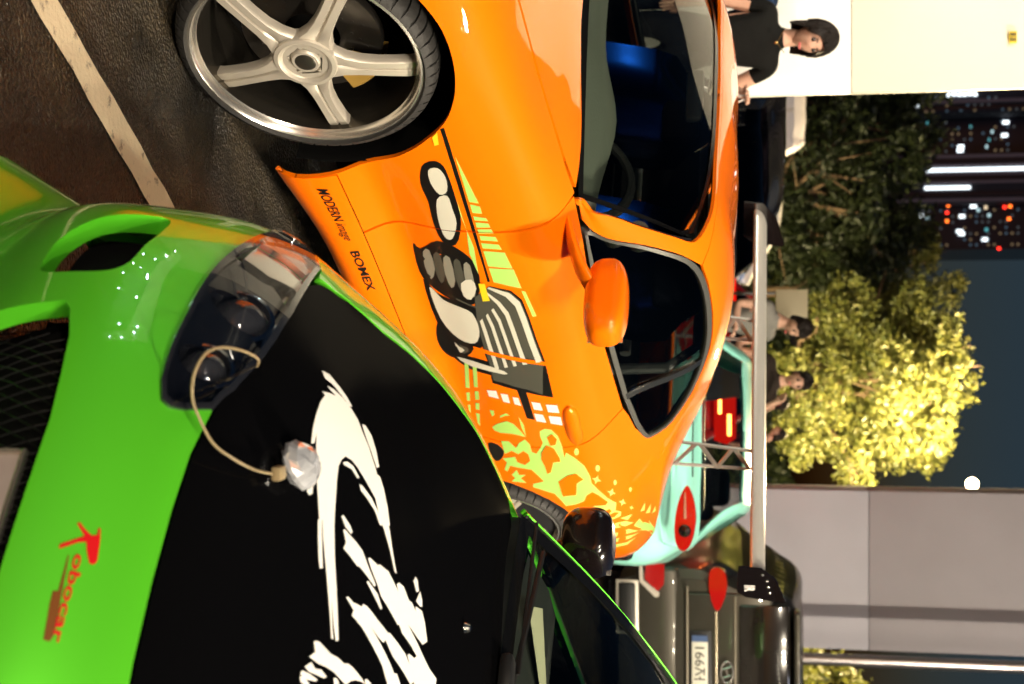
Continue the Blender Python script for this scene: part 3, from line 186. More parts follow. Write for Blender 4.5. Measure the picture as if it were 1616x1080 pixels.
def emit_mat(name,col,strength):
    if name in MATS: return MATS[name]
    M=bpy.data.materials.new(name); M.use_nodes=True; n=M.node_tree.nodes; l=M.node_tree.links; n.clear()
    o=n.new('ShaderNodeOutputMaterial'); e=n.new('ShaderNodeEmission'); e.inputs[0].default_value=(*col,1); e.inputs[1].default_value=strength
    l.new(e.outputs[0],o.inputs[0]); MATS[name]=M; return M
def paint(name,col,flake=.0):
    return mat(name,col,rough=.55,coat=1.0,spec=.06,coat_rough=.010,bump=(9,.006))
def film_mat(name,col,gloss,rough):
    """matt film: diffuse with a thin even sheen"""
    M=bpy.data.materials.new(name); M.use_nodes=True; n=M.node_tree.nodes; l=M.node_tree.links; n.clear(); MATS[name]=M
    o=n.new('ShaderNodeOutputMaterial'); x=n.new('ShaderNodeMixShader'); x.inputs[0].default_value=gloss; d=n.new('ShaderNodeBsdfDiffuse'); d.inputs[0].default_value=(*col,1); g=n.new('ShaderNodeBsdfGlossy'); g.inputs['Roughness'].default_value=rough
    l.new(d.outputs[0],x.inputs[1]); l.new(g.outputs[0],x.inputs[2]); l.new(x.outputs[0],o.inputs[0]); return M
ORANGE=paint('orange_paint',(.96,.175,.0008)); GREEN=mat('green_paint',(.10,.60,.020),rough=.42,metal=.38,coat=1.0,spec=.3,coat_rough=.010,bump=(9,.006)); BLACKP=film_mat('black_bonnet_film',(.0018,.0018,.0021),.012,.16)
BLACK=mat('black_plastic',(.008,.008,.008),rough=.45); DARK=mat('dark_lining',(.004,.004,.004),rough=.9,spec=.1); RUBBER=mat('tyre_rubber',(.018,.017,.016),rough=.62,bump=(60,.25))
CHROME=mat('polished_alloy',(.80,.76,.68),rough=.24,metal=.9); ALLOY=mat('satin_alloy',(.60,.55,.47),rough=.42,metal=.55,bump=(200,.05)); STEEL=mat('brake_steel',(.45,.43,.40),rough=.3,metal=1)
TRIM=mat('window_trim',(.20,.20,.18),rough=.28,metal=.7); GLOSSBLACK=mat('gloss_black',(.006,.004,.004),rough=.2,coat=1)
WGLASS=glass_mat('windscreen_glass',(.62,.68,.64)); TGLASS=glass_mat('tinted_glass',(.29,.31,.30)); CLEAR=glass_mat('lamp_glass',(.85,.87,.88))
DEC={'black':mat('print_black',(.006,.006,.006),.35,coat=.6),'lime':mat('print_lime',(.42,.74,.16),.35,coat=.6),'yellow':mat('print_yellow',(.85,.62,.02),.35,coat=.6),
     'cream':mat('print_cream',(.62,.60,.50),.35,coat=.6),'grey':mat('print_grey',(.26,.25,.20),.35,coat=.6),'grey2':mat('print_dark_grey',(.07,.07,.055),.35,coat=.6),
     'white':mat('print_white',(.78,.76,.72),.4,coat=.4),'red':mat('print_red',(.55,.005,.008),.35,coat=.5),'darkred':mat('print_dull_red',(.16,.05,.006),.35,coat=.5),'orange':ORANGE}
# ---------------------------------------------------------------- objects
def link(o,parent=None):
    COL.objects.link(o)
    if parent is not None: o.parent=parent
    return o
def tag(o,label=None,cat=None,group=None,kind=None):
    if label: o['label']=label
    if cat: o['category']=cat
    if group: o['group']=group
    if kind: o['kind']=kind
    return o
def empty(name,loc,rz=0,label=None,cat=None,group=None):
    o=bpy.data.objects.new(name,None); o.empty_display_size=.2; o.location=loc; o.rotation_euler=(0,0,rz); link(o); return tag(o,label,cat,group)
def mesh_obj(name,V,Fc,m,parent=None,N=None,smooth=True,loc=None):
    me=bpy.data.meshes.new(name); me.from_pydata([tuple(map(float,v)) for v in V],[],[tuple(map(int,f)) for f in Fc]); me.materials.append(m)
    if smooth: me.polygons.foreach_set('use_smooth',[True]*len(me.polygons))
    me.update()
    if N is not None: me.normals_split_custom_set_from_vertices([tuple(map(float,n)) for n in N])
    o=bpy.data.objects.new(name,me)
    if loc is not None: o.location=loc
    return link(o,parent)
class MB:
    """collects simple shapes; build() makes ONE mesh object"""
    def __init__(s): s.v=[]; s.f=[]; s.sm=[]
    def add(s,V,Fc,smooth=False):
        k=len(s.v); s.v+= [tuple(map(float,v)) for v in V]; s.f+=[tuple(i+k for i in f) for f in Fc]; s.sm+=[smooth]*len(Fc); return s
    def box(s,c,d,rot=None,r=0,seg=2):
        bm=bmesh.new(); bmesh.ops.create_cube(bm,size=1); bmesh.ops.scale(bm,vec=d,verts=bm.verts)
        if r>0: bmesh.ops.bevel(bm,geom=bm.edges[:],offset=min(r,min(d)*.49),segments=seg,profile=.5,affect='EDGES')
        M=Matrix.Translation(c)@(rot.to_4x4() if rot is not None else Matrix())
        bm.verts.index_update(); V=[M@v.co for v in bm.verts]; Fc=[[v.index for v in f.verts] for f in bm.faces]; bm.free(); return s.add(V,Fc,r>0)
    def tube(s,path,rad,seg=10,cap=True,closed=False):
        P=[Vector(p) for p in path]; n=len(P); rr=rad if hasattr(rad,'__len__') else [rad]*n
        T=[(P[(i+1)%n]-P[i-1] if closed else P[min(i+1,n-1)]-P[max(i-1,0)]).normalized() for i in range(n)]
        a=Vector((0,0,1)) if abs(T[0].z)<.9 else Vector((1,0,0)); V=[]; 
        u=(a-T[0]*a.dot(T[0])).normalized()
        for i in range(n):
            u=(u-T[i]*u.dot(T[i])).normalized(); w=T[i].cross(u)
            V+=[P[i]+(u*math.cos(2*math.pi*k/seg)+w*math.sin(2*math.pi*k/seg))*rr[i] for k in range(seg)]
        Fc=[(i*seg+k,i*seg+(k+1)%seg,((i+1)%n)*seg+(k+1)%seg,((i+1)%n)*seg+k) for i in range(n if closed else n-1) for k in range(seg)]
        if cap and not closed: Fc+=[tuple(range(seg))[::-1],tuple(range((n-1)*seg,n*seg))]
        return s.add(V,Fc,True)
    def lathe(s,prof,seg=48,axis='y',c=(0,0,0),arc=None,closed=False):
        """prof = [(radius, along axis)]"""
        V=[]; full=arc is None; a0,a1=arc or (0,2*math.pi); ns=seg if full else seg+1
        for k in range(ns):
            t=a0+(a1-a0)*k/seg; ct,st=math.cos(t),math.sin(t)
            for r,h in prof:
                V.append({'y':(c[0]+r*ct,c[1]+h,c[2]+r*st),'z':(c[0]+r*ct,c[1]+r*st,c[2]+h),'x':(c[0]+h,c[1]+r*ct,c[2]+r*st)}[axis])
        m_=len(prof); Fc=[]
        for k in range(seg):
            k2=(k+1)%ns
            for j in range(m_ if closed else m_-1):
                j2=(j+1)%m_; Fc.append((k*m_+j,k*m_+j2,k2*m_+j2,k2*m_+j))
        return s.add(V,Fc,True)
    def prism(s,pts,depth_vec):
        """flat polygon of 3D points given thickness"""
        n=len(pts); d=Vector(depth_vec); V=[Vector(p) for p in pts]+[Vector(p)+d for p in pts]
        return s.add(V,[tuple(range(n))[::-1],tuple(range(n,2*n))]+[(i,(i+1)%n,n+(i+1)%n,n+i) for i in range(n)])
    def grid(s,P,nu,nv,closed_u=False):
        Fc=[(i*nv+j,((i+1)%nu)*nv+j,((i+1)%nu)*nv+j+1,i*nv+j+1) for i in range(nu if closed_u else nu-1) for j in range(nv-1)]
        return s.add(P,Fc,True)
    def xf(s,M): s.v=[tuple(M@Vector(v)) for v in s.v]; return s
    def build(s,name,m,parent=None,sharp=35,loc=None,rot=None):
        me=bpy.data.meshes.new(name); me.from_pydata(s.v,[],s.f); me.materials.append(m)
        me.polygons.foreach_set('use_smooth',s.sm); me.update()
        bm=bmesh.new(); bm.from_mesh(me); bmesh.ops.recalc_face_normals(bm,faces=bm.faces[:]); bm.to_mesh(me); bm.free()
        me.polygons.foreach_set('use_smooth',[True]*len(me.polygons)); me.set_sharp_from_angle(angle=R(sharp))
        o=bpy.data.objects.new(name,me)
        if loc is not None: o.location=loc
        if rot is not None: o.rotation_euler=rot
        return link(o,parent)
def copy_tree(o,parent=None):
    c=o.copy(); link(c,parent)
    for ch in o.children: copy_tree(ch,c)
    return c
# ---------------------------------------------------------------- panels cut out of smooth surfaces
def inside(pts,loop):
    x,y=pts[:,0],pts[:,1]; L=np.asarray(loop,float); r=np.zeros(len(pts),bool)
    x0,y0=L[:,0],L[:,1]; x1,y1=np.roll(x0,-1),np.roll(y0,-1)
    for a,b,c,d in zip(x0,y0,x1,y1):
        if b==d: continue
        cond=((b>y)!=(d>y)); r^=cond&(x<(c-a)*(y-b)/(d-b)+a)
    return r
def seg_dist(pts,loop):
    L=np.asarray(loop,float); D=np.full(len(pts),1e9)
    for a,b in zip(L,np.roll(L,-1,0)):
        d=b-a; q=d@d
        t=np.clip(((pts-a)@d)/q,0,1) if q>0 else np.zeros(len(pts)); D=np.minimum(D,np.linalg.norm(pts-a-t[:,None]*d,axis=1))
    return D
def resample(loop,step):
    L=np.asarray(loop,float); out=[]
    for a,b in zip(L,np.roll(L,-1,0)):
        n=max(1,int(math.ceil(np.linalg.norm(b-a)/step)))
        out+=[a+(b-a)*k/n for k in range(n)]
    return np.array(out)
def smooth_loop(pts,n=6):
    """closed curve through the points"""
    P=np.asarray(pts,float); out=[]; k=len(P)
    for i in range(k):
        p0,p1,p2,p3=P[i-1],P[i],P[(i+1)%k],P[(i+2)%k]
        for j in range(n):
            t=j/n; out.append(.5*((2*p1)+(-p0+p2)*t+(2*p0-5*p1+4*p2-p3)*t*t+(-p0+3*p1-3*p2+p3)*t**3))
    return np.array(out)
def curve(pts,n=8):
    P=[np.array(p,float) for p in pts]; P=[2*P[0]-P[1]]+P+[2*P[-1]-P[-2]]; out=[]
    for i in range(1,len(P)-2):
        p0,p1,p2,p3=P[i-1],P[i],P[i+1],P[i+2]
        for j in range(n):
            t=j/n; out.append(.5*((2*p1)+(-p0+p2)*t+(2*p0-5*p1+4*p2-p3)*t*t+(-p0+3*p1-3*p2+p3)*t**3))
    out.append(P[-2]); return out
def tri2d(loop,holes,step):
    loops=[resample(l,step) for l in [loop]+list(holes)]
    lo=loops[0].min(0); hi=loops[0].max(0)
    gx=np.arange(lo[0]+step*.5,hi[0],step); gy=np.arange(lo[1]+step*.5,hi[1],step)
    pts=np.zeros((0,2))
    if len(gx) and len(gy):
        G=np.stack(np.meshgrid(gx,gy,indexing='ij'),-1).reshape(-1,2); G[:,1]+=(np.repeat(np.arange(len(gx)),len(gy))%2)*step*.5
        k=inside(G,loops[0]);
        for h in loops[1:]: k&=~inside(G,h)
        G=G[k]
        for h in loops: 
            if len(G): G=G[seg_dist(G,h)>step*.45]
        pts=G
    allp=np.concatenate(loops+[pts]); edges=[]; k=0
    for l in loops:
        n=len(l); edges+=[(k+i,k+(i+1)%n) for i in range(n)]; k+=n
    v,e,f,ov,oe,of=delaunay_2d_cdt([Vector((float(a),float(b))) for a,b in allp],edges,[],0,1e-7,False)
    v=np.array([(p.x,p.y) for p in v]); f=np.array([t for t in f if len(t)==3])
    c=v[f].mean(1); ok=inside(c,loops[0])
    for h in loops[1:]: ok&=~inside(c,h)
    f=f[ok]
    # boundary edges
    from collections import Counter
    cnt=Counter()
    for t in f:
        for a,b in ((0,1),(1,2),(2,0)): cnt[tuple(sorted((int(t[a]),int(t[b]))))]+=1
    bd=[ed for ed,q in cnt.items() if q==1]
    return v,f,bd
def patch_data(S,loop,holes=(),step=.035,off=0.0,flange=.012,mir=False):
    v,f,bd=tri2d(loop,holes,step)
    P=S.pos(v[:,0],v[:,1]); N=S.nrm(v[:,0],v[:,1]); P=P+N*off
    if mir: P=P*[1,-1,1]; N=N*[1,-1,1]
    P=P*[-1,1,1]; N=N*[-1,1,1]
    a,b,c=P[f[:,0]],P[f[:,1]],P[f[:,2]]; g=np.cross(b-a,c-a); fl=(g*N[f].mean(1)).sum(1)<0; f=f.copy(); f[fl]=f[fl][:,::-1]
    V=list(P); NN=list(N); Fc=[tuple(t) for t in f]
    if flange:
        mp={}
        for e in bd:
            for i in e:
                if i not in mp:
                    mp[i]=len(V); V.append(P[i]); V.append(P[i]-N[i]*flange); NN+= [np.zeros(3)]*2
        for i,j in bd: Fc.append((mp[i],mp[j],mp[j]+1,mp[i]+1))
    return V,Fc,NN
def patch(name,S,loop,m,parent,holes=(),step=.035,off=0.0,flange=.012,sides=(0,)):
    """panel on a surface; sides 0 = as listed, 1 = mirrored, both in one mesh when (0,1)"""
    V=[];Fc=[];N=[]
    for sd in sides:
        v,f,n=patch_data(S,loop,holes,step,off,flange,bool(sd)); k=len(V); V+=v; N+=n; Fc+=[tuple(i+k for i in t) for t in f]
    return mesh_obj(name,V,Fc,m,parent,N)
def decals(name,S,polys,m,parent,off=.0015,step=.05,mir=False):
    """printed pieces, one thin sheet each"""
    for p in polys:
        if len(p)<3: continue
        v,f,n=patch_data(S,p,(),step,off,0,mir)
        if f: mesh_obj(name,v,f,m,parent,n)
def v_at(S,s,z):
    vs=np.linspace(S.v0,.80,400); zz=S.pos(np.full(400,s),vs)[:,2]; return float(np.interp(z,zz,vs))
def clip_s(poly,s0,keep_low):
    out=[]; n=len(poly)
    for i in range(n):
        a,b=poly[i],poly[(i+1)%n]; ia=(a[0]<=s0)==keep_low; ib=(b[0]<=s0)==keep_low
        if ia: out.append(a)
        if ia!=ib:
            t=(s0-a[0])/(b[0]-a[0]); out.append((s0,a[1]+t*(b[1]-a[1])))
    return out
_txt={}
def text_polys(body,shear=0,bold=0.0):
    """outline triangles of a line of lettering, unit height"""
    cu=bpy.data.curves.new('lettering','FONT'); cu.body=body; cu.shear=shear; cu.offset=bold; cu.resolution_u=3
    o=bpy.data.objects.new('lettering',cu); COL.objects.link(o); dg=bpy.context.evaluated_depsgraph_get()
    me=bpy.data.meshes.new_from_object(o.evaluated_get(dg)); V=np.array([v.co[:2] for v in me.vertices]); Fc=[list(p.vertices) for p in me.polygons]
    bpy.data.objects.remove(o); bpy.data.meshes.remove(me); return V,Fc
def text_flat(name,body,m,parent,origin,xdir,ydir,height,width=None,shear=0,bold=0.0,lift=.001):
    """flat lettering standing on a plane"""
    V,Fc=text_polys(body,shear,bold); V=V-V.min(0); sy=height/max(V[:,1].max(),1e-6); sx=(width/max(V[:,0].max(),1e-6)) if width else sy
    o=Vector(origin); x=Vector(xdir).normalized(); y=Vector(ydir).normalized(); n=x.cross(y)
    return mesh_obj(name,[o+x*float(a)*sx+y*float(b)*sy+n*lift for a,b in V],Fc,m,parent,smooth=False)
def text_on(name,S,body,m,parent,uv0,uvx,uvy,shear=0,bold=0,off=.0015,mir=False):
    """lettering bent onto a surface: uv0 corner, uvx / uvy full extents in surface coordinates"""
    V,Fc=text_polys(body,shear,bold); V=V-V.min(0); V=V/V.max(0)
    u=uv0[0]+V[:,0]*uvx[0]+V[:,1]*uvy[0]; v=uv0[1]+V[:,0]*uvx[1]+V[:,1]*uvy[1]
    P=S.pos(u,v)+S.nrm(u,v)*off; P=P*[-1,1,1]
    if mir: P=P*[1,-1,1]
    return mesh_obj(name,P,Fc,m,parent,smooth=False)
# ---------------------------------------------------------------- wheels
def tyre_mesh(rad,width,rim_r,pitches=56):
    """outer face at y=0, width towards -y; sipes notch the shoulders"""
    prof=[(rim_r,-.012),(rim_r+.006,.004),(rad-.030,.008),(rad-.016,.002),(rad-.006,-.010),(rad-.001,-.030),(rad,-width*.5),(rad-.001,-width+.030),(rad-.006,-width+.010),(rad-.016,-width-.002),(rim_r+.006,-width-.004),(rim_r,-width+.012)]
    V=[];n=len(prof)
    angs=[]
    for k in range(pitches):
        a=2*math.pi*k/pitches; w=2*math.pi/pitches
        angs+=[(a,0),(a+w*.80,0),(a+w*.81,1),(a+w*.99,1)]
    for a,g in angs:
        for j,(r,y) in enumerate(prof):
            rr=r-(.007 if g and 4<=j<=8 and j!=6 else (.005 if g and j==3 else 0)); sk=.02*(j-6)/6 if 3<=j<=9 else 0
            V.append((rr*math.cos(a+sk),y,rr*math.sin(a+sk)))
    m_=len(angs); F=[(k*n+j,k*n+j+1,((k+1)%m_)*n+j+1,((k+1)%m_)*n+j) for k in range(m_) for j in range(n-1)]
    return MB().add(V,F,True)
def wheel(parent,name,c,side,rad=.322,width=.235,rim_r=.283,angle0=2,spokes=5,metal=None,lip=None,caliper=None):
    """c = hub centre (car-local x,y,z) on the outer face; side +1 left, -1 right"""
    metal=metal or ALLOY; lip=lip or CHROME
    w=MB()
    w.lathe([(rim_r+.004,-.010),(rim_r+.004,.000),(rim_r-.003,.003),(rim_r-.009,-.003),(rim_r-.011,-.012),(rim_r-.016,-.020)],seg=72)
    root=w.build(name,lip,parent,loc=c); root.rotation_euler=(0,0,0 if side>0 else math.pi)
    tyre_mesh(rad,width,rim_r).build('tyre',RUBBER,root)
    MB().lathe([(rim_r-.016,-.0202),(rim_r-.020,-.045),(rim_r-.030,-.09),(rim_r-.022,-width)],seg=72).build('rim_barrel',mat('dark_polished',(.10,.09,.075),rough=.26,metal=.9),root)
    # one spoke, split down the middle, flaring out at the hub
    rows=[(.040,.050,.000),(.070,.044,.001),(.095,.032,-.001),(.13,.0255,-.004),(.17,.024,-.010),(.21,.025,-.018),(.245,.0265,-.026),(.266,.028,-.034)]
    V=[]
    for r,hw,y in rows:
        g=.010 if r>.08 else .0
        for t,dy in ((-1,-.028),(-1,-.006),(-.86,0),(-.16,0),(0,-g),(.16,0),(.86,0),(1,-.006),(1,-.028)):
            V.append((r,y+dy,t*hw))
    Fc=[(i*9+j,i*9+j+1,(i+1)*9+j+1,(i+1)*9+j) for i in range(len(rows)-1) for j in range(8)]
    Fc+=[tuple(range((len(rows)-1)*9,len(rows)*9))]
    for k in range(spokes):
        a=R(angle0)+2*math.pi*k/spokes
        M=Matrix.Rotation(-a,4,'Y')
        MB().add(V,Fc,True).xf(M).build('spoke',metal,root,sharp=40)
    h=MB(); h.lathe([(.005,.004),(.032,.004),(.035,.001),(.038,-.010),(.050,-.012),(.058,.004),(.066,.008),(.076,.006),(.080,-.004),(.080,-.03)],seg=48)
    for k in range(5):
        a=R(angle0+36)+2*math.pi*k/5; h.lathe([(.0005,.0),(.005,.0),(.0055,-.012)],seg=10,c=(.044*math.cos(a),-.001,.044*math.sin(a)))
    h.build('hub_ring',metal,root)
    MB().lathe([(.0005,.007),(.020,.007),(.028,.003),(.032,-.002)],seg=32).build('centre_cap',mat('cap_dark',(.10,.095,.08),.3,metal=.8),root)
    d=MB(); d.lathe([(.07,-.088),(.172,-.088),(.174,-.092),(.174,-.112),(.07,-.112)],seg=64)
    for k in range(36):
        a=2*math.pi*k/36; rr=.10+.018*(k%3); d.lathe([(.0005,-.0868),(.0045,-.0868),(.005,-.0885)],seg=6,c=(rr*math.cos(a),0,rr*math.sin(a)))
    d.build('brake_disc',mat('brake_iron',(.11,.10,.09),rough=.3,metal=.9),root)
    cal=MB(); cal.lathe([(.105,-.070),(.178,-.066),(.186,-.075),(.186,-.125),(.105,-.125)],seg=14,arc=(R(112),R(158)),closed=True)
    cal.build('brake_caliper',caliper or mat('gold_caliper',(.42,.26,.06),.35,metal=.4),root)
    MB().lathe([(.0005,-.20),(rim_r-.03,-.20)],seg=40).build('wheel_back',DARK,root)
    return root
# ================================================================ orange sports coupe
SUP_O=Vector((-1.4404,3.7347,0)); AX=R(-(90+33))
oc=empty('sports_coupe',SUP_O,AX,'orange sports coupe with lime and grey side graphics and tall rear wing','car')
def L3(s,y,z): return (-s,y,z)
def arch(S,cs,cz,pts): return [(s,v_at(S,s,z)) for s,z in pts]
AF=[(.447,.10),(.447,.18),(.442,.308),(.408,.432),(.365,.505),(.322,.555),(.255,.618),(.187,.655),(.115,.677),(.03,.686),(-.06,.678),(-.14,.650),(-.21,.607),(-.27,.55),(-.315,.48),(-.345,.40),(-.36,.30),(-.362,.18),(-.362,.12)]
AFv=[(s,v_at(o_body,s,z)) for s,z in curve(AF,4)]
for sd in (0,1):
    k=dict(sides=(sd,))
    # front wing panel
    loop=curve([(.714,.79),(.60,.784),(.30,.793),(.04,.803),(-.25,.80),(-.58,.79)],6)+[(-.58,.0)]+[(-.362,.0)]+[p for p in AFv[::-1] if p[1]>.0]+[(.447,.149),(.714,.149)]
    fw=patch('front_fender',o_body,[(a,b-.003) if b>.7 else (a,b) for a,b in loop],ORANGE,oc,step=.03,**k)
    patch('front_bumper',o_body,[(-.584,.0),(-.584,.787),(-.92,.787),(-.92,.0)],ORANGE,oc,step=.05,**k)
    patch('headlight',o_body,smooth_loop([(-.84,.60),(-.55,.66),(-.42,.735),(-.50,.77),(-.80,.76)]),mat('lamp_lens_dark',(.05,.05,.055),.08,coat=1),oc,step=.05,off=.004,**k)
    patch('side_skirt',o_body,[(.450,.0),(.452,.1465),(2.13,.1465),(2.13,0.0)],ORANGE,oc,step=.03,**k)
    rear=curve([(1.866,.781),(1.893,.679),(1.936,.58),(1.941,.443),(1.94,.396),(1.925,.279),(1.91,.149)],5)
    door=patch('door',o_main,[(.7235,.149),(.7235,.779)]+[(s,.779) for s in np.arange(.8,1.86,.05)]+[(a-.0035,min(b,.779)) for a,b in rear],ORANGE,oc,step=.03,**k)
    AR=[(2.55+.375*math.cos(R(a)),.335+.375*math.sin(R(a))) for a in range(-24,205,12)]
    ARv=[(s,v_at(o_main,s,z)) for s,z in AR]; ARv=[p for p in ARv]
    wr=[(1.93,.792),(2.02,.80),(2.105,.823),(2.14,.863),(2.10,.962),(2.0,1.03)]
    loop=[(a+.003,b) for a,b in rear[::-1]]+wr+[(2.02,1.10),(2.06,1.19)]+[(2.35,1.19),(2.7,1.19),(3.0,1.20),(3.42,1.20),(3.42,0.0),(2.96,0.0)]+[p for p in ARv if p[1]>.01]+[(2.14,.0),(2.14,.149)]
    rq=patch('rear_quarter',o_main,loop,ORANGE,oc,step=.03,**k)
    patch('side_intake',o_main,smooth_loop([(1.958,.292),(1.955,.321),(1.992,.336),(2.037,.324),(2.068,.300),(2.026,.288)],4),BLACK,oc,step=.03,off=.002,**k)
    # glass and trim
    wtop=[(.90,.848),(1.004,.979),(1.121,1.045),(1.223,1.078),(1.371,1.087),(1.55,1.081),(1.768,1.068)]
    fin=curve(wtop,5)+[(1.80,1.055),(1.825,.80)]+[(s,.790) for s in (1.6,1.3,1.0,.875)]
    def inset(lp,d):
        P=np.array(lp); c=P.mean(0); T=np.roll(P,-1,0)-np.roll(P,1,0); T/=np.maximum(np.linalg.norm(T,axis=1),1e-9)[:,None]; Nn=np.stack([-T[:,1],T[:,0]],1)
        sg=np.sign(((c-P)*Nn).sum(1).mean()); return P+Nn*sg*d
    full=curve(wtop+[(1.974,1.036),(2.096,.962),(2.137,.863),(2.105,.823),(1.999,.803)],5)+[(s,.792) for s in (1.8,1.5,1.2,.875)]
    full=resample(full,.03)
    patch('window_trim',o_main,full,TRIM,oc,holes=[inset(full,.017)],step=.03,off=.003,flange=.02,**k)
    gl=inset(full,.012)
    patch('side_window',o_main,[p for p in gl if p[0]<1.79],TGLASS,oc,step=.06,off=-.006,flange=0,**k)
    patch('quarter_window',o_main,[(1.835,.815)]+[p for p in gl[np.argsort(-gl[:,1])] if 0]+[tuple(p) for p in gl if p[0]>1.80],TGLASS,oc,step=.06,off=-.004,flange=0,**k)
    patch('window_divider',o_main,[(1.792,.80),(1.765,1.065),(1.797,1.062),(1.826,.80)],mat('bright_trim',(.5,.48,.42),.2,metal=1),oc,step=.05,off=.003,**k)
    # pillar and screen frame
    fr=curve([(.745,.80),(.772,.87),(.849,1.016),(.96,1.066),(1.059,1.096),(1.135,1.114),(1.157,1.142),(1.160,1.208),(1.162,1.26),(1.160,1.44),(1.155,1.578),(1.15,1.71)],6)+curve([(1.166,1.71),(1.170,1.54),(1.180,1.347),(1.190,1.221),(1.235,1.131),(1.262,1.095)],6)+curve([(1.223,1.083),(1.121,1.052),(1.004,.987),(.897,.853),(.83,.796)],5)
    patch('windscreen_frame',o_main,fr,ORANGE,oc,step=.03,off=.002,**k)
    rf=curve([(1.169,1.71),(1.173,1.54),(1.183,1.347),(1.193,1.221),(1.238,1.133),(1.266,1.097)],6)+curve([(1.30,1.094),(1.371,1.094),(1.55,1.088),(1.768,1.075),(1.974,1.043),(2.0,1.036)],5)+[(2.02,1.10),(2.058,1.186),(2.05,1.30),(2.0,1.5),(1.99,1.71)]
    patch('roof_panel',o_main,rf,ORANGE,oc,step=.03,off=.002,**k)
patch('hood',o_body,[(.708,.80)]+curve([(.70,.81),(.62,.92),(.50,1.05),(.42,1.15),(.355,1.35),(.335,1.5)],6)+[(-.92,1.5),(-.92,.792)]+curve([(-.58,.797),(-.25,.806),(.04,.809),(.30,.799),(.60,.79)],6),ORANGE,oc,step=.04,sides=(0,1))
patch('hatch_glass',o_main,[(2.0,1.71),(2.01,1.5),(2.06,1.30),(2.07,1.20),(2.85,1.21),(2.9,1.71)],TGLASS,oc,step=.08,off=-.002,flange=0,sides=(0,1))
patch('rear_deck',o_main,[(2.905,1.71),(2.86,1.206),(3.42,1.206),(3.42,1.71)],ORANGE,oc,step=.06,sides=(0,1))
LINING=mat('cabin_lining',(.018,.018,.02),.8,spec=.15)
for sd in (0,1):
    patch('door_lining',o_main,[(.80,.16),(.80,.775),(1.86,.775),(1.9,.16)],LINING,oc,step=.08,off=-.035,flange=0,sides=(sd,))
    patch('quarter_lining',o_main,[(1.9,.16),(1.87,.775),(2.12,.80),(2.16,.87),(2.12,.97),(2.02,1.04),(2.05,1.18),(3.3,1.18),(3.3,.16)],LINING,oc,step=.08,off=-.035,flange=0,sides=(sd,))
    patch('pillar_lining',o_main,curve([(.80,.84),(.862,1.02),(.97,1.07),(1.065,1.10),(1.15,1.13)],4)+curve([(1.22,1.09),(1.121,1.056),(1.004,.991),(.91,.86)],4),LINING,oc,step=.06,off=-.016,flange=0,sides=(sd,))
patch('headliner',o_main,[(1.19,1.71),(1.20,1.4),(1.22,1.2),(1.30,1.10),(1.75,1.09),(2.0,1.06),(2.0,1.3),(1.97,1.71)],LINING,oc,step=.1,off=-.03,flange=0,sides=(0,1))
# closed nose and tail ends
def cap(name,S,s,m,v1,lift):
    vs=np.linspace(S.v0,v1,30); P=S.pos(np.full(30,s),vs); pts=[L3(*p) for p in P]+[L3(p[0],-p[1],p[2]) for p in P[::-1]]
    c=np.mean(pts,0); V=pts+[(c[0]+lift,0,c[2])]; n=len(pts)
    return mesh_obj(name,V,[(i,(i+1)%n,n) for i in range(n)],m,oc)
cap('nose_panel',o_body,-.92,ORANGE,1.5,.07)
b=MB(); b.box((.985,0,.36),(.05,.70,.13),r=.04); b.build('front_intake',BLACK,oc)
b=MB(); b.box((.99,0,.50),(.04,.34,.05),r=.02); b.build('nose_slot',BLACK,oc); cap('tail_panel',o_main,3.42,ORANGE,1.71,-.06)
for sd in (1,-1):
    b=MB(); 
    for i,(y,z) in enumerate(((.36,.70),(.24,.695))): b.lathe([(.001,.012),(.045,.010),(.052,0)],seg=24,axis='x',c=(-3.475+i*.0,sd*y,z-.1))
    b.build('tail_lamp',mat('red_lens',(.35,.004,.004),.12,coat=1),oc)
# black lower inner body
ub=MB(); ub.box(L3(1.3,0,.26),(3.6,1.30,.16)); ub.box(L3(1.55,0,.40),(1.9,1.56,.10)); ub.box(L3(-.02,0,.50),(.9,1.14,.5)); ub.box(L3(2.55,0,.55),(1.0,1.14,.55)); ub.build('underbody',DARK,oc)
for cs,cz in ((.03,.32),(2.555,.33)):
    for sd in (1,-1):
        ln=MB(); ln.lathe([(.40,.87*sd),(.41,.60*sd),(.05,.585*sd)],seg=24,c=L3(cs,0,cz),arc=(R(-20),R(200))); ln.build('wheel_liner',DARK,oc)
# windscreen
full_ws=[(u,0) for u in np.linspace(0.005,.995,14)]+[(.995,v) for v in np.linspace(.1,.9,6)]+[(u,.985) for u in np.linspace(.97,.03,14)]+[(.005,v) for v in np.linspace(.9,.1,6)]
patch('windscreen',o_ws,full_ws,WGLASS,oc,step=.08,off=-.004,flange=0)
band=np.array(full_ws); inner=np.array([(.5+(a-.5)*.978,.5+(b-.5)*.93) for a,b in full_ws])
patch('windscreen_border',o_ws,band,mat('screen_border',(.004,.004,.004),.25),oc,holes=[inner],step=.06,off=-.001,flange=0)
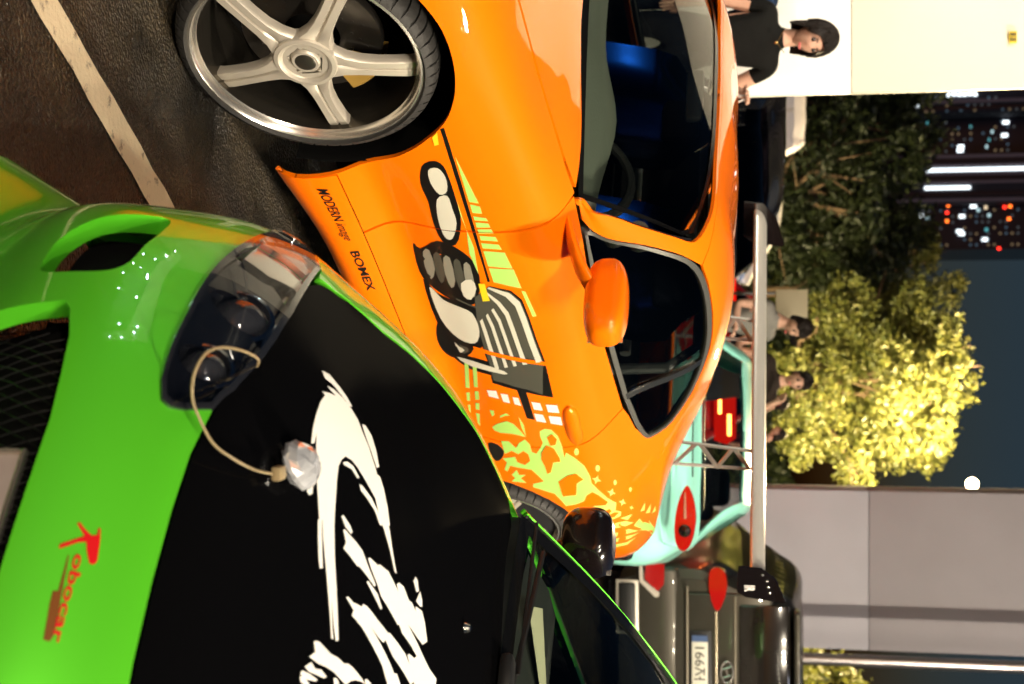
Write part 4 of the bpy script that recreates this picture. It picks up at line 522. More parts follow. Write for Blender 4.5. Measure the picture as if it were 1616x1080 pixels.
# interior
it=MB(); 
V=[];nu=25
for i in range(nu):
    y=-.70+1.40*i/(nu-1); 
    for s,z in ((.50+.35*(y/.7)**2,.885),(.66+.2*(y/.7)**2,.905+.03*math.exp(-((y-.36)/.22)**2)),(.86+.08*(y/.7)**2,.905+.055*math.exp(-((y-.36)/.2)**2)),(.98,.86+.02*math.exp(-((y-.36)/.2)**2)),(1.02,.72),(.98,.50)): V.append(L3(s,y,z))
it.grid(V,nu,6); it.build('dashboard',mat('dash_vinyl',(.13,.14,.115),rough=.55,bump=(120,.15)),oc,sharp=80)
def seat(y):
    b=MB(); SH=mat('blue_seat_shell',(.0007,.008,.06),rough=.20,metal=1)
    # shell: lofted bucket back
    rows=[(1.50,.50,.22),(1.57,.65,.25),(1.64,.82,.27),(1.69,.98,.275),(1.71,1.06,.255),(1.73,1.11,.17),(1.745,1.16,.12),(1.75,1.20,.07)]
    V=[]
    for s,z,w in rows:
        for t in np.linspace(-1,1,11): V.append(L3(s-.10*abs(t)**2.5,y+w*t,z))
    b.grid(V,len(rows),11); V=[]
    for s,z,w in rows:
        for t in np.linspace(-1,1,11): V.append(L3(s+.035-.09*abs(t)**2.5,y+(w+.012)*t,z+.01))
    b.grid(V,len(rows),11)
    o=b.build('seat',SH,oc,sharp=60)
    c=MB(); c.box(L3(1.30,y,.46),(.50,.44,.14),r=.05); c.build('cushion',mat('seat_cloth',(.01,.012,.02),.85),o)
    h=MB(); h.box(L3(1.70,y,1.08),(.06,.20,.14),r=.03); h.build('head_pad',mat('seat_cloth',(.01,.012,.02),.85),o)
    g=MB(); g.lathe([(.0005,.055),(.04,.045),(.058,.02),(.06,0)],seg=24,axis='x',c=L3(1.72,y,.90)); 
    return o
seat(.37); seat(-.37)
sw=MB(); ring=[]
for k in range(28):
    a=2*math.pi*k/28; ring.append(L3(1.10+.07*math.sin(a),.37+.175*math.cos(a),.82+.16*math.sin(a)))
sw.tube(ring,.016,8,closed=True); sw.box(L3(1.09,.37,.82),(.05,.12,.09),r=.02); sw.tube([L3(1.09,.20,.83),L3(1.09,.54,.83)],.012); sw.tube([L3(1.0,.37,.80),L3(1.09,.37,.82)],.03)
sw.build('steering_wheel',mat('wheel_leather',(.012,.012,.012),.5),oc)
gp=MB(); gp.lathe([(.001,0),(.032,0),(.034,-.004),(.034,-.07),(.001,-.07)],seg=24,axis='x',c=L3(.99,.66,.955)); gp.lathe([(.001,0),(.032,0),(.034,-.004),(.034,-.07),(.001,-.07)],seg=24,axis='x',c=L3(1.0,.67,1.03)); gp.build('gauge_pod',CHROME,oc)
rm=MB(); rm.box(L3(1.16,0,1.17),(.03,.22,.06),r=.02); rm.build('rear_view_mirror',BLACK,oc)
rc=MB(); rc.tube([L3(1.95,-.58,.5),L3(1.95,-.56,1.05),L3(1.93,-.48,1.16),L3(1.93,.48,1.16),L3(1.95,.56,1.05),L3(1.95,.58,.5)],.02); rc.tube([L3(1.95,-.5,.9),L3(1.95,.5,.9)],.02); rc.build('roll_bar',mat('cage_paint',(.20,.21,.20),.35,coat=.5),oc)
ms=MB(); ms.box(L3(2.0,0,.55),(.05,1.3,.5)); ms.box(L3(1.5,0,.36),(1.2,1.5,.04)); ms.build('cabin_floor',DARK,oc)
# door mirror
def door_mirror(parent,sgn,S0,m,name='door_mirror',rows=None):
    V=[]; rows=[tuple(q) for q in curve(rows,4)]; nr=len(rows); ns=40
    for s,y,z,ry,rz in rows:
        for k in range(ns):
            a=2*math.pi*k/ns; ca,sa=math.cos(a),math.sin(a); e=.70
            V.append(L3(s,sgn*(y+ry*math.copysign(abs(ca)**e,ca)),z+rz*math.copysign(abs(sa)**e,sa)))
    b=MB(); Fc=[(i*ns+k,i*ns+(k+1)%ns,(i+1)*ns+(k+1)%ns,(i+1)*ns+k) for i in range(nr-1) for k in range(ns)]+[tuple(range(ns))[::-1],tuple(range((nr-1)*ns,nr*ns))]
    b.add(V,Fc,True); return b
for sg in (1,-1):
    rows=[(.845,1.00,.975,.035,.018),(.85,1.00,.973,.085,.036),(.865,.995,.970,.118,.052),(.89,.990,.967,.130,.060),(.93,.985,.965,.133,.063),(.955,.983,.965,.131,.062)]
    b=door_mirror(oc,sg,None,ORANGE,rows=rows)
    o=b.build('door_mirror',ORANGE,oc,sharp=75)
    st=MB(); rws=[(.80,.80,.86,.045,.012),(.845,.86,.875,.060,.018),(.88,.905,.895,.062,.020),(.90,.95,.925,.045,.022)]
    V=[]
    for s,y,z,rs,rz in rws:
        for k in range(14):
            a=2*math.pi*k/14; V.append(L3(s+rs*math.cos(a),sg*y,z+rz*math.sin(a)))
    st.add(V,[(i*14+k,i*14+(k+1)%14,(i+1)*14+(k+1)%14,(i+1)*14+k) for i in range(3) for k in range(14)]+[tuple(range(14))[::-1],tuple(range(42,56))],True)
    st.build('mirror_stalk',ORANGE,o,sharp=60)
    gm=MB(); gm.box(L3(.9575,sg*.983,.965),(.004,.23,.10),r=.0); gm.build('mirror_glass',CHROME,o)
    # handle: oval pull standing on the door skin
    hs=MB(); V=[]; n1=13; n2=10
    for i in range(n1):
        t=-1+2*i/(n1-1); s=1.80+.125*t; w=.030*math.sqrt(max(0,1-t**4*.97)); 
        vv=v_at(o_main,s,.757); p=o_main.pos(s,vv)[0]; nn=o_main.nrm(s,vv)[0]
        for k in range(n2):
            a=math.pi*k/(n2-1); q=p+nn*(-.004+.026*math.sin(a)*(1-t*t*.5))+np.array([0,0,w*math.cos(a)]); V.append(L3(q[0],sg*q[1],q[2]))
    hs.grid(V,n1,n2); hs.build('door_handle',ORANGE,door if sg<0 else [c for c in oc.children if c.name.startswith('door') and c.type=='MESH' and c.name.split('.')[0]=='door'][0],sharp=70)
# wheels
wheel(oc,'front_wheel',L3(.03,.893,.322),1,angle0=178)
wheel(oc,'front_wheel',L3(.03,-.893,.322),-1,angle0=10)
wheel(oc,'rear_wheel',L3(2.57,.90,.328),1,rad=.328,angle0=40)
wheel(oc,'rear_wheel',L3(2.57,-.90,.328),-1,rad=.328,angle0=25)
# rear wing
SILV=mat('wing_aluminium',(.66,.63,.57),rough=.38,metal=.55,bump=(40,.04))
wg=MB(); V=[]; prof=[]
for k in range(24):
    t=k/23; x=.5*(1-math.cos(math.pi*t))
    prof.append((x*.24,.036*math.sqrt(x)*(1-x)*2.2+.012*x))
for k in range(1,23):
    t=1-k/23; x=.5*(1-math.cos(math.pi*t)); prof.append((x*.24,-.030*math.sqrt(x)*(1-x)*1.6+.010*x))
ys=(-.935,.885); npf=len(prof); tilt=R(7)
for y in ys:
    for x,z in prof: V.append(L3(2.95+x*math.cos(tilt)+z*math.sin(tilt)*0,y,1.338+z+x*math.sin(tilt)))
wg.add(V,[(k,(k+1)%npf,npf+(k+1)%npf,npf+k) for k in range(npf)]+[tuple(range(npf)),tuple(range(npf,2*npf))[::-1]],True)
wing=wg.build('rear_wing',SILV,oc,sharp=50)
for y in (-.335,.325):
    t=MB()
    def bar(a,b,w=.016): 
        a=Vector(L3(a[0],y,a[1])); b=Vector(L3(b[0],y,b[1])); d=(b-a); n=d.cross(Vector((0,1,0))).normalized()*w/2
        t.prism([a+n-Vector((0,.004,0)),b+n-Vector((0,.004,0)),b-n-Vector((0,.004,0)),a-n-Vector((0,.004,0))],(0,.008,0))
    bar((2.90,.975),(2.99,1.352)); bar((3.10,.93),(3.15,1.358)); bar((2.90,.985),(3.10,.935)); bar((2.93,1.10),(3.11,1.0)); bar((2.94,1.12),(3.13,1.18)); bar((2.97,1.25),(3.14,1.18)); bar((2.97,1.26),(3.15,1.32)); bar((2.99,1.345),(3.15,1.352))
    t.build('wing_support',SILV,wing)
    f=MB(); f.box(L3(3.0,y,.965),(.26,.05,.012),r=.004); f.build('wing_foot',BLACK,wing)
for y,sg in ((.887,1),(-.937,-1)):
    p=MB(); p.prism([L3(2.90,y,1.285),L3(2.915,y,1.375),L3(3.02,y,1.432),L3(3.235,y,1.47),L3(3.245,y,1.455),L3(3.20,y,1.31),L3(3.15,y,1.275)],(0,.006*sg,0)); ep=p.build('wing_end_plate',GLOSSBLACK,wing)
    for s,z in ((2.97,1.378),(3.03,1.395),(3.09,1.40),(3.15,1.405)):
        q=MB(); q.lathe([(.0005,.0105*sg),(.006,.009*sg),(.0075,.0065*sg)],seg=12,c=L3(s,y,z)); q.build('bolt',CHROME,ep)
    if sg>0: text_flat('plate_lettering','IR',DEC['white'],ep,L3(3.075,y+.0062,1.305),L3(1,0,0),(0,0,1),.042,.062,bold=.03,lift=.001)
# graphics on both flanks: print goes over the shut lines
ORD={'black':.0012,'lime':.0014,'grey2':.0018,'grey':.0024,'cream':.0030,'yellow':.0034,'white':.0016,'orange':.0036}
for sg in (0,1):
    by={}
    for c,p in SIDE:
        lo=clip_s(p,.717,True); hi=clip_s(p,.719,False)
        for q,S,w in ((lo,o_body,0),(hi,o_main,1)):
            if len(q)>2: by.setdefault((c,w),[]).append(q)
    for (c,w),ps in by.items():
        decals({'black':'dark_stripes','lime':'lime_flames','grey':'grey_shapes','grey2':'banner_shapes','cream':'pale_stripes','yellow':'yellow_block','white':'white_squares','orange':'orange_gaps'}[c],o_main if w else o_body,ps,DEC[c],oc,off=ORD[c],step=.06,mir=bool(sg))
for sg in (0,1):
    text_on('skirt_lettering',o_body,'MODERN',DEC['black'],oc,(.495,.100),(.150,.0),(.0,.020),shear=.25,bold=.01,mir=bool(sg))
    text_on('skirt_lettering',o_body,'image',DEC['black'],oc,(.650,.093),(.085,.0),(.0,.026),shear=.5,mir=bool(sg))
    text_on('skirt_lettering',o_body,'BOMEX',DEC['black'],oc,(.785,.098),(.20,.0),(.0,.022),shear=.1,bold=.02,mir=bool(sg))
# ================================================================ green sports car, nose towards the camera
G_O=SUP_O+Vector((math.cos(R(33)),-math.sin(R(33)),0))*2.6+Vector((math.sin(R(33)),math.cos(R(33)),0))*.08
gc=empty('sports_car',G_O,AX,'bright green sports car with black bonnet and white brush stroke print','car')
def g_uv(s,z):
    """surface coordinates of a point on the right flank given by (back, up)"""
    us=np.linspace(1.0,2.1,90); vs=np.linspace(0,.56,90); A,B=[a.ravel() for a in np.meshgrid(us,vs,indexing='ij')]
    P=g_nose.pos(A,B); i=((P[:,0]-s)**2+(P[:,2]-z)**2).argmin(); u,v=A[i],B[i]
    for _ in range(8):
        e=1e-4; p=g_nose.pos(u,v)[0]; pu=(g_nose.pos(u+e,v)[0]-p)/e; pv=(g_nose.pos(u,v+e)[0]-p)/e
        J=np.array([[pu[0],pv[0]],[pu[2],pv[2]]]); d=np.linalg.solve(J,[s-p[0],z-p[2]]); u=min(max(u+d[0],.9),2.1); v=min(max(v+d[1],0),.56)
    return (u,v)
HL_LOW=[(.94,.545),(.955,.50),(.93,.484),(.83,.492),(.76,.491),(.686,.490),(.62,.491),(.54,.495),(.435,.501),(.341,.502),(.282,.505),(.252,.513),(.246,.527),(.254,.548),(.282,.589)]
HL_TOP=[(.314,.597),(.345,.608),(.435,.617),(.549,.616),(.665,.607),(.794,.585),(.880,.572)]
HL=HL_LOW+HL_TOP
HOOD_EDGE=[(0,.568),(.10,.570),(.19,.577),(.245,.588),(.285,.593)]+HL_TOP[:-1]+[(.84,.590),(.91,.613),(1.0,.622),(1.146,.626),(1.256,.614),(1.345,.611),(1.443,.614),(1.548,.609),(1.615,.614),(1.72,.616),(1.80,.622)]
GRILLE=[(0,.390),(.141,.389),(.177,.389),(.242,.384),(.303,.378),(.352,.366),(.365,.355),(.358,.335),(.350,.30),(.342,.268),(.325,.20),(.28,.150),(.2,.135),(0,.13)]
SLOT=smooth_loop([(.424,.305),(.471,.296),(.526,.306),(.612,.345),(.672,.400),(.620,.413),(.556,.413),(.481,.410),(.440,.378)],5)
mir=lambda L:[(-a,b) for a,b in L]
# bumper over the whole width
top=[(a,b-.002) for a,b in HOOD_EDGE[:5]]+[(.282,.586)]+HL_LOW[::-1][1:]+[(.95,.555),(1.0,.56),(1.0,.0)]
bl=[p for p in mir(top)[::-1][:-1]]+top
bl=[(-1.0,0)]+[p for p in mir(top)[::-1] if p!=(-1.0,0)]+top[1:]
gr=GRILLE+mir(GRILLE)[::-1][1:-1]
bump=patch('front_bumper',g_nose,bl,GREEN,gc,holes=[gr,SLOT,np.array(mir(SLOT))],step=.022,flange=.03)
hood=patch('bonnet',g_nose,[(a,b+.003) for a,b in HOOD_EDGE]+curve([(1.828,.683),(1.80,.78),(1.758,.891),(1.66,1.03),(1.58,1.15),(1.54,1.28)],6)+[(0,1.28)],BLACKP,gc,step=.03,flange=.012,sides=(0,1))
ARG=[g_uv(.0+.36*math.cos(R(a)),.315+.36*math.sin(R(a))) for a in range(190,-15,-12)]
for sd in (0,1):
    fe=[(1.004,.0)]+[(1.004,.556),(.955,.548),(.945,.553),(.905,.572),(.86,.583),(.91,.607)]+[(a,b-.003) for a,b in HOOD_EDGE[13:]]+[(1.86,.60),(2.0,.585),(2.09,.575),(2.09,.0)]+[g_uv(.37,.18)]+ARG[::-1]+[g_uv(-.37,.18)]
    patch('front_fender',g_nose,fe,GREEN,gc,step=.025,sides=(sd,))
    sgn=-1 if sd==0 else 1
    hs=patch('headlight',g_nose,HL,CLEAR,gc,step=.03,off=.007,flange=.0,sides=(sd,))
    big=np.array(HL); c=big.mean(0); big=c+(big-c)*1.04
    patch('lamp_housing',g_nose,[tuple(p) for p in big],mat('lamp_inside',(.16,.16,.17),.16,metal=1),hs,step=.04,off=-.045,flange=0,sides=(sd,))
    ring=np.array(HL); 
    patch('lamp_rim',g_nose,[tuple(p) for p in (c+(ring-c)*1.01)],mat('lamp_seal',(.02,.02,.024),.12,coat=1),hs,holes=[c+(ring-c)*np.array([.975,.86])],step=.03,off=.005,flange=.02,sides=(sd,))
    patch('turn_lens',g_nose,[(.80,.50),(.83,.497),(.925,.490),(.945,.503),(.93,.545),(.88,.567),(.83,.572)],mat('amber_lens',(.55,.13,.03),.12,coat=1,vary=(30,.3,(.38,.05,.015))),hs,step=.02,off=-.006,flange=.01,sides=(sd,))
    patch('chrome_divider',g_nose,[(.72,.505),(.79,.50),(.82,.575),(.775,.585),(.73,.545)],mat('lamp_chrome',(.75,.72,.68),.12,metal=1),hs,step=.02,off=-.014,flange=.02,sides=(sd,))
    def disc(u,v,r): return [(u+r*1.0*math.cos(2*math.pi*k/20),v+r*1.0*math.sin(2*math.pi*k/20)) for k in range(20)]
    patch('lamp_bezel',g_nose,[(.27,.512),(.30,.508),(.45,.505),(.62,.497),(.72,.495),(.735,.54),(.72,.592),(.62,.603),(.50,.607),(.40,.603),(.31,.585),(.27,.55)],mat('bezel_black',(.006,.006,.008),.12,coat=1),hs,holes=[disc(.385,.552,.036),disc(.575,.552,.043)],step=.02,off=-.022,flange=.02,sides=(sd,))
    for u,r_ in ((.385,.034),(.575,.042)):
        p=g_nose.pos(u,.552)[0]; n_=g_nose.nrm(u,.552)[0]; n_=np.array([-.75,n_[1]*.5,.45]); n_/=np.linalg.norm(n_)
        p=p*[1,1 if sd==0 else -1,1]; n_=n_*[1,1 if sd==0 else -1,1]
        b=MB(); b.lathe([(r_*1.25,-.03),(r_*1.22,-.012),(r_*1.05,-.010),(r_,-.020)],seg=28,axis='z'); M=Vector(L3(*n_)).to_track_quat('Z','Y').to_matrix().to_4x4(); M.translation=Vector(L3(*(p-n_*.016)))
        b.xf(M).build('lamp_ring',mat('lamp_chrome_ring',(.6,.6,.6),.12,metal=1),hs)
        b=MB(); b.lathe([(.0005,.004),(r_*.5,-.001),(r_*.85,-.012),(r_,-.022)],seg=28,axis='z'); b.xf(M).build('projector',mat('projector_glass',(.03,.03,.035),.05,coat=1),hs)
# grille mesh, duct backing, number plate
patch('grille_backing',g_nose,[(-.40,.10),(.40,.10),(.42,.41),(-.42,.41)],DARK,gc,step=.06,off=-.09,flange=0)
for sd in (0,1): patch('duct_backing',g_nose,[(.40,.28),(.70,.30),(.72,.43),(.40,.43)],DARK,gc,step=.06,off=-.06,flange=0,sides=(sd,))
ms=MB()
for k in range(34):
    u=-.36+.72*k/33
    for d in (-1,1):
        pts=[]
        for j in range(8):
            v=.13+.26*j/7; uu=u+d*.10*(j/7-.5)
            if abs(uu)>.36: continue
            q=g_nose.pos(uu,v)[0]-g_nose.nrm(uu,v)[0]*.06; pts.append(L3(*q))
        if len(pts)>1: ms.tube(pts,.0011,4,cap=False)
ms.build('grille_mesh',mat('mesh_metal',(.003,.003,.003),.5),gc)
pl=MB(); pl.box(L3(-.945,.02,.405),(.004,.335,.17),r=.002); plate=pl.build('number_plate',mat('plate_white',(.62,.56,.54),.35,vary=(6,.25,(.50,.40,.36))),gc)
fr=MB(); 
for c_,d_ in (((0,.02,.4925),(.012,.351,.008)),((0,.02,.3175),(.012,.351,.008)),((0,-.1515,.405),(.012,.008,.167)),((0,.1915,.405),(.012,.008,.167))): fr.box(L3(-.946,c_[1],c_[2]),d_,r=.003)
fr.build('plate_frame',CHROME,plate)
for y in (-.085,.125):
    q=MB(); q.lathe([(.0005,.006),(.006,.005),(.009,0)],seg=12,axis='x',c=L3(-.948,y,.462)); q.build('bolt',mat('blue_bolt',(.01,.05,.16),.25,metal=.6),plate)
# print
decals('brush_stroke_print',g_nose,[p for c_,p in HOODG],DEC['white'],hood,off=.0015,step=.05)
decals('brush_stroke_print',g_nose,[[(-a,b_) for a,b_ in p] for c_,p in HOODG],DEC['white'],hood,off=.0015,step=.05)
decals('front_lettering',g_nose,[p for c_,p in ROBO if c_=='red'],DEC['red'],bump,off=.0015)
decals('lettering_shadow',g_nose,[p for c_,p in ROBO if c_!='red'],DEC['darkred'],bump,off=.0012)
text_on('front_lettering',g_nose,'obocar',DEC['red'],bump,(.006,.464),(-.110,.0),(.0,.0128),bold=.02,off=.0022)
# cabin
CS=[.32,.55,.8,1.1,1.5,1.9,2.4,2.9,3.3]
crow=[([.80,.80,.80,.80,.80,.80,.81,.78,.62],[.17]*8+[.22]),([.865,.862,.862,.862,.862,.868,.875,.83,.66],[.47]*8+[.5]),([.846,.842,.842,.843,.845,.85,.86,.80,.64],[.735,.745,.75,.755,.76,.77,.78,.78,.74]),
 ([.745,.75,.755,.76,.76,.76,.765,.735,.59],[.868,.872,.878,.883,.89,.90,.92,.93,.88]),([.722,.708,.69,.668,.655,.655,.668,.667,.56],[.883,.938,.99,1.04,1.067,1.067,1.03,.965,.90]),
 ([.705,.668,.625,.578,.55,.55,.57,.60,.53],[.896,1.005,1.105,1.20,1.245,1.235,1.14,1.0,.915]),([.688,.648,.60,.548,.49,.48,.48,.50,.46],[.902,1.022,1.128,1.222,1.275,1.27,1.18,1.03,.925]),
 ([.40,.36,.33,.31,.29,.28,.28,.28,.25],[.908,1.03,1.14,1.24,1.295,1.292,1.205,1.05,.94]),([0]*9,[.91,1.033,1.145,1.245,1.302,1.298,1.212,1.055,.945])]
CV=[0,.31,.59,.75,.92,1.09,1.15,1.38,1.67]
P=np.zeros((9,9,3)); P[:,:,0]=np.array(CS)[:,None]
for k,(yy,zz) in enumerate(crow): P[:,k,1]=yy; P[:,k,2]=zz
g_cab=Surf(CS,*over_centre(CV,P),-1)
for sd in (0,1):
    k=dict(sides=(sd,))
    patch('door',g_cab,[(.56,.02),(.56,.745),(1.75,.745),(1.75,.02)],GREEN,gc,step=.05,**k)
    ARR=[(2.51+.37*math.cos(R(a)),.32+.37*math.sin(R(a))) for a in range(-20,205,15)]
    vs=np.linspace(0,.7,200)
    av=[(s,float(np.interp(z,g_cab.pos(np.full(200,s),vs)[:,2],vs))) for s,z in ARR]
    patch('rear_quarter',g_cab,[(1.755,.02),(1.755,.745),(2.35,.745),(2.45,.90),(2.30,1.08),(2.2,1.15),(3.3,1.15),(3.3,0.0),(2.9,0.0)]+[p for p in av if p[1]>.01]+[(2.12,.02)],GREEN,gc,step=.05,**k)
    patch('roof_pillar',g_cab,curve([(.33,1.10),(.55,1.128),(.8,1.136),(1.1,1.142)],4)+[(1.07,1.3),(1.05,1.67),(2.15,1.67),(2.2,1.15),(2.3,1.08)]+curve([(1.9,1.10),(1.5,1.094),(1.1,1.075),(.8,1.062),(.55,1.05),(.33,1.02)],4),GREEN,gc,step=.04,off=.004,**k)
    patch('side_window',g_cab,[(.45,.80),(.55,.94),(.8,1.075),(1.1,1.085),(1.5,1.09),(1.9,1.09),(2.28,1.07),(2.42,.90),(2.33,.76),(.45,.755)],TGLASS,gc,step=.08,off=-.004,flange=0,**k)
    patch('pillar_seal',g_cab,curve([(.33,1.112),(.55,1.130),(.8,1.139),(1.1,1.146)],4)+curve([(1.1,1.20),(.8,1.185),(.55,1.175),(.33,1.16)],4),BLACK,gc,step=.04,off=.001,**k)
for sd in (0,1):
    patch('pillar_lining',g_cab,curve([(.36,1.115),(.55,1.135),(.8,1.142),(1.1,1.148)],4)+curve([(1.1,1.09),(.8,1.08),(.55,1.07),(.36,1.05)],4),LINING,gc,step=.06,off=-.012,flange=0,sides=(sd,))
    patch('side_lining',g_cab,[(.60,.05),(.60,.74),(2.3,.74),(2.42,.9),(2.3,1.07),(2.25,1.14),(3.2,1.14),(3.2,.05)],LINING,gc,step=.1,off=-.03,flange=0,sides=(sd,))
patch('headliner',g_cab,[(1.1,1.67),(1.13,1.16),(1.5,1.11),(1.9,1.11),(2.2,1.12),(2.15,1.67)],LINING,gc,step=.1,off=-.025,flange=0,sides=(0,1))
patch('windscreen',g_ws,[(a,b) for a,b in full_ws],WGLASS,gc,step=.08,off=.0,flange=0)
patch('windscreen_border',g_ws,band,mat('screen_border',(.004,.004,.004),.25),gc,holes=[np.array([(.5+(a-.5)*.93,.5+(b-.5)*.92) for a,b in full_ws])],step=.06,off=.003,flange=0)
patch('hatch_glass',g_cab,[(2.16,1.67),(2.2,1.16),(2.85,1.16),(2.9,1.67)],TGLASS,gc,step=.08,off=0,flange=0,sides=(0,1))
patch('rear_deck',g_cab,[(2.91,1.67),(2.86,1.156),(3.3,1.156),(3.3,1.67)],GREEN,gc,step=.08,sides=(0,1))
vs=np.linspace(0,1.67,30); PP=g_cab.pos(np.full(30,3.3),vs); pts=[L3(*p) for p in PP]+[L3(p[0],-p[1],p[2]) for p in PP[::-1]]; c=np.mean(pts,0)
mesh_obj('tail_panel',pts+[(c[0]-.06,0,c[2])],[(i,(i+1)%60,60) for i in range(60)],GREEN,gc)
# cowl and wiper
cw=MB(); V=[]
for i in range(21):
    t=-1+2*i/20; 
    for s,z in ((.33-.16*(1-t*t)+.03,.868+.035*(1-t*t)),(.26-.12*(1-t*t)+.10,.872+.03*(1-t*t)),(.40-.14*(1-t*t),.905)): V.append(L3(s,t*.72,z-.012))
cw.grid(V,21,3); cw.build('cowl',BLACK,gc,sharp=80)
wp=MB(); wp.tube([L3(.20,-.20,.925),L3(.24,-.42,.945),L3(.30,-.60,.952)],.006,6); wp.tube([L3(.215,-.30,.942),L3(.285,-.66,.935)],.004,6); wp.box(L3(.18,-.28,.925),(.05,.09,.028),r=.01); wp.build('wiper',BLACK,gc)
nz=MB(); nz.lathe([(.0005,.012),(.006,.010),(.010,0)],seg=12,axis='z',c=L3(-.02,-.30,.879)); nz.build('washer_nozzle',mat('chrome_small',(.7,.68,.6),.12,metal=1),gc)
# dashboard, seats, lining
V=[]; it=MB()
for i in range(21):
    y=-.68+1.36*i/20
    for s,z in ((.30+.2*(y/.7)**2,.885),(.6+.1*(y/.7)**2,.905),(.85,.90),(.92,.80),(.9,.5)): V.append(L3(s,y,z))
it.grid(V,21,5); it.build('dashboard',mat('dash_dark',(.02,.022,.02),rough=.6),gc,sharp=80)
for y in (-.36,.36):
    b=MB(); b.box(L3(1.55,y,.80),(.16,.46,.66),rot=Matrix.Rotation(R(-14),3,'Y'),r=.06); b.box(L3(1.25,y,.42),(.5,.46,.16),r=.05); b.box(L3(1.64,y,1.13),(.09,.24,.16),r=.04); b.build('seat',mat('seat_cloth',(.01,.012,.02),.85),gc)
ub=MB(); ub.box(L3(1.2,0,.24),(3.4,1.3,.14)); ub.box(L3(1.4,0,.38),(1.7,1.5,.08)); ub.box(L3(-.05,0,.46),(.9,1.08,.42)); ub.box(L3(2.5,0,.5),(1.0,1.1,.5)); ub.build('underbody',DARK,gc)
for cs in (0,2.51):
    for sd in (1,-1):
        ln=MB(); ln.lathe([(.385,.83*sd),(.395,.58*sd),(.05,.57*sd)],seg=24,c=L3(cs,0,.315),arc=(R(-20),R(200))); ln.build('wheel_liner',DARK,gc)
for nm,cs in (('front_wheel',0),('rear_wheel',2.51)):
    for sd in (1,-1): wheel(gc,nm,L3(cs,.845*sd,.315),sd,rad=.315,rim_r=.25,width=.215,angle0=20)
# door mirrors
for sg in (-1,1):
    rows=[(.725,.858,.985,.022,.020),(.73,.858,.982,.050,.042),(.745,.860,.978,.068,.058),(.775,.862,.974,.080,.066),(.82,.864,.972,.084,.068),(.85,.864,.972,.082,.066)]
    b=door_mirror(gc,sg,None,GLOSSBLACK,rows=rows); o=b.build('door_mirror',GLOSSBLACK,gc,sharp=75)
    st=MB(); st.box(L3(.80,sg*.80,.90),(.09,.12,.05),rot=Matrix.Rotation(R(30*sg),3,'X'),r=.02); st.build('mirror_stalk',GLOSSBLACK,o)
    gm=MB(); gm.box(L3(.853,sg*.864,.972),(.004,.14,.115)); gm.build('mirror_glass',CHROME,o)
# bonnet pin with its cable
pn=MB(); V=[]; rgp=np.random.default_rng(9); na=18; prof=[(.001,.046),(.012,.045),(.022,.040),(.030,.033),(.036,.024),(.037,.016),(.031,.008),(.016,.0)]; nj=len(prof)
for k in range(na):
    for j,(r_,h_) in enumerate(prof):
        a=2*math.pi*(k+(.5 if j%2 else 0))/na; q=rgp.normal(0,.0011,3); V.append((r_*math.cos(a)+q[0],r_*math.sin(a)+q[1],h_+q[2]))
T_=[]
for k in range(na):
    for j in range(nj-1):
        k2=(k+1)%na; T_+=[(k*nj+j,k2*nj+j,k*nj+j+1),(k2*nj+j,k2*nj+j+1,k*nj+j+1)]
pn.add(V,T_,False)
M=Vector(L3(-.32,-.20,.93)).to_track_quat('Z','Y').to_matrix().to_4x4(); M.translation=Vector(L3(-.680,-.274,.744))
pin=pn.xf(M).build('bonnet_pin',mat("cut_crystal",(.84,.86,.90),.05,metal=.62,coat=1),hood,sharp=5)
wire=curve([L3(*p) for p in ((-.751,-.400,.690),(-.80,-.385,.712),(-.874,-.351,.724),(-.938,-.317,.722),(-.968,-.288,.714),(-.963,-.260,.703),(-.943,-.239,.698),(-.922,-.223,.702),(-.882,-.204,.713),(-.838,-.204,.728),(-.790,-.214,.739),(-.751,-.229,.747),(-.715,-.247,.755))],5)
cb=MB(); cb.tube(wire,.0019,8); cb.box(L3(-.735,-.238,.752),(.026,.020,.014),rot=Matrix.Rotation(R(35),3,'Z'),r=.003); cb.build('pin_cable',mat('cable_sheath',(.26,.195,.10),.45,spec=.4),pin)

ps=mesh_obj('reflection_sheet',[Vector(L3(*p)) for p in ((.40,-.52,.914),(.56,-.58,.917),(.72,-.44,.917),(.66,-.40,.917))],[(0,1,2,3)],mat('reflection_beige',(.62,.58,.40),.8),None,smooth=False); ps.matrix_world=Matrix.Translation(G_O)@Matrix.Rotation(AX,4,'Z')
tag(ps,'pale paper sheet standing in for windscreen glare over the dashboard of the green car','reflection')  # pale windscreen reflections put in as a coloured sheet
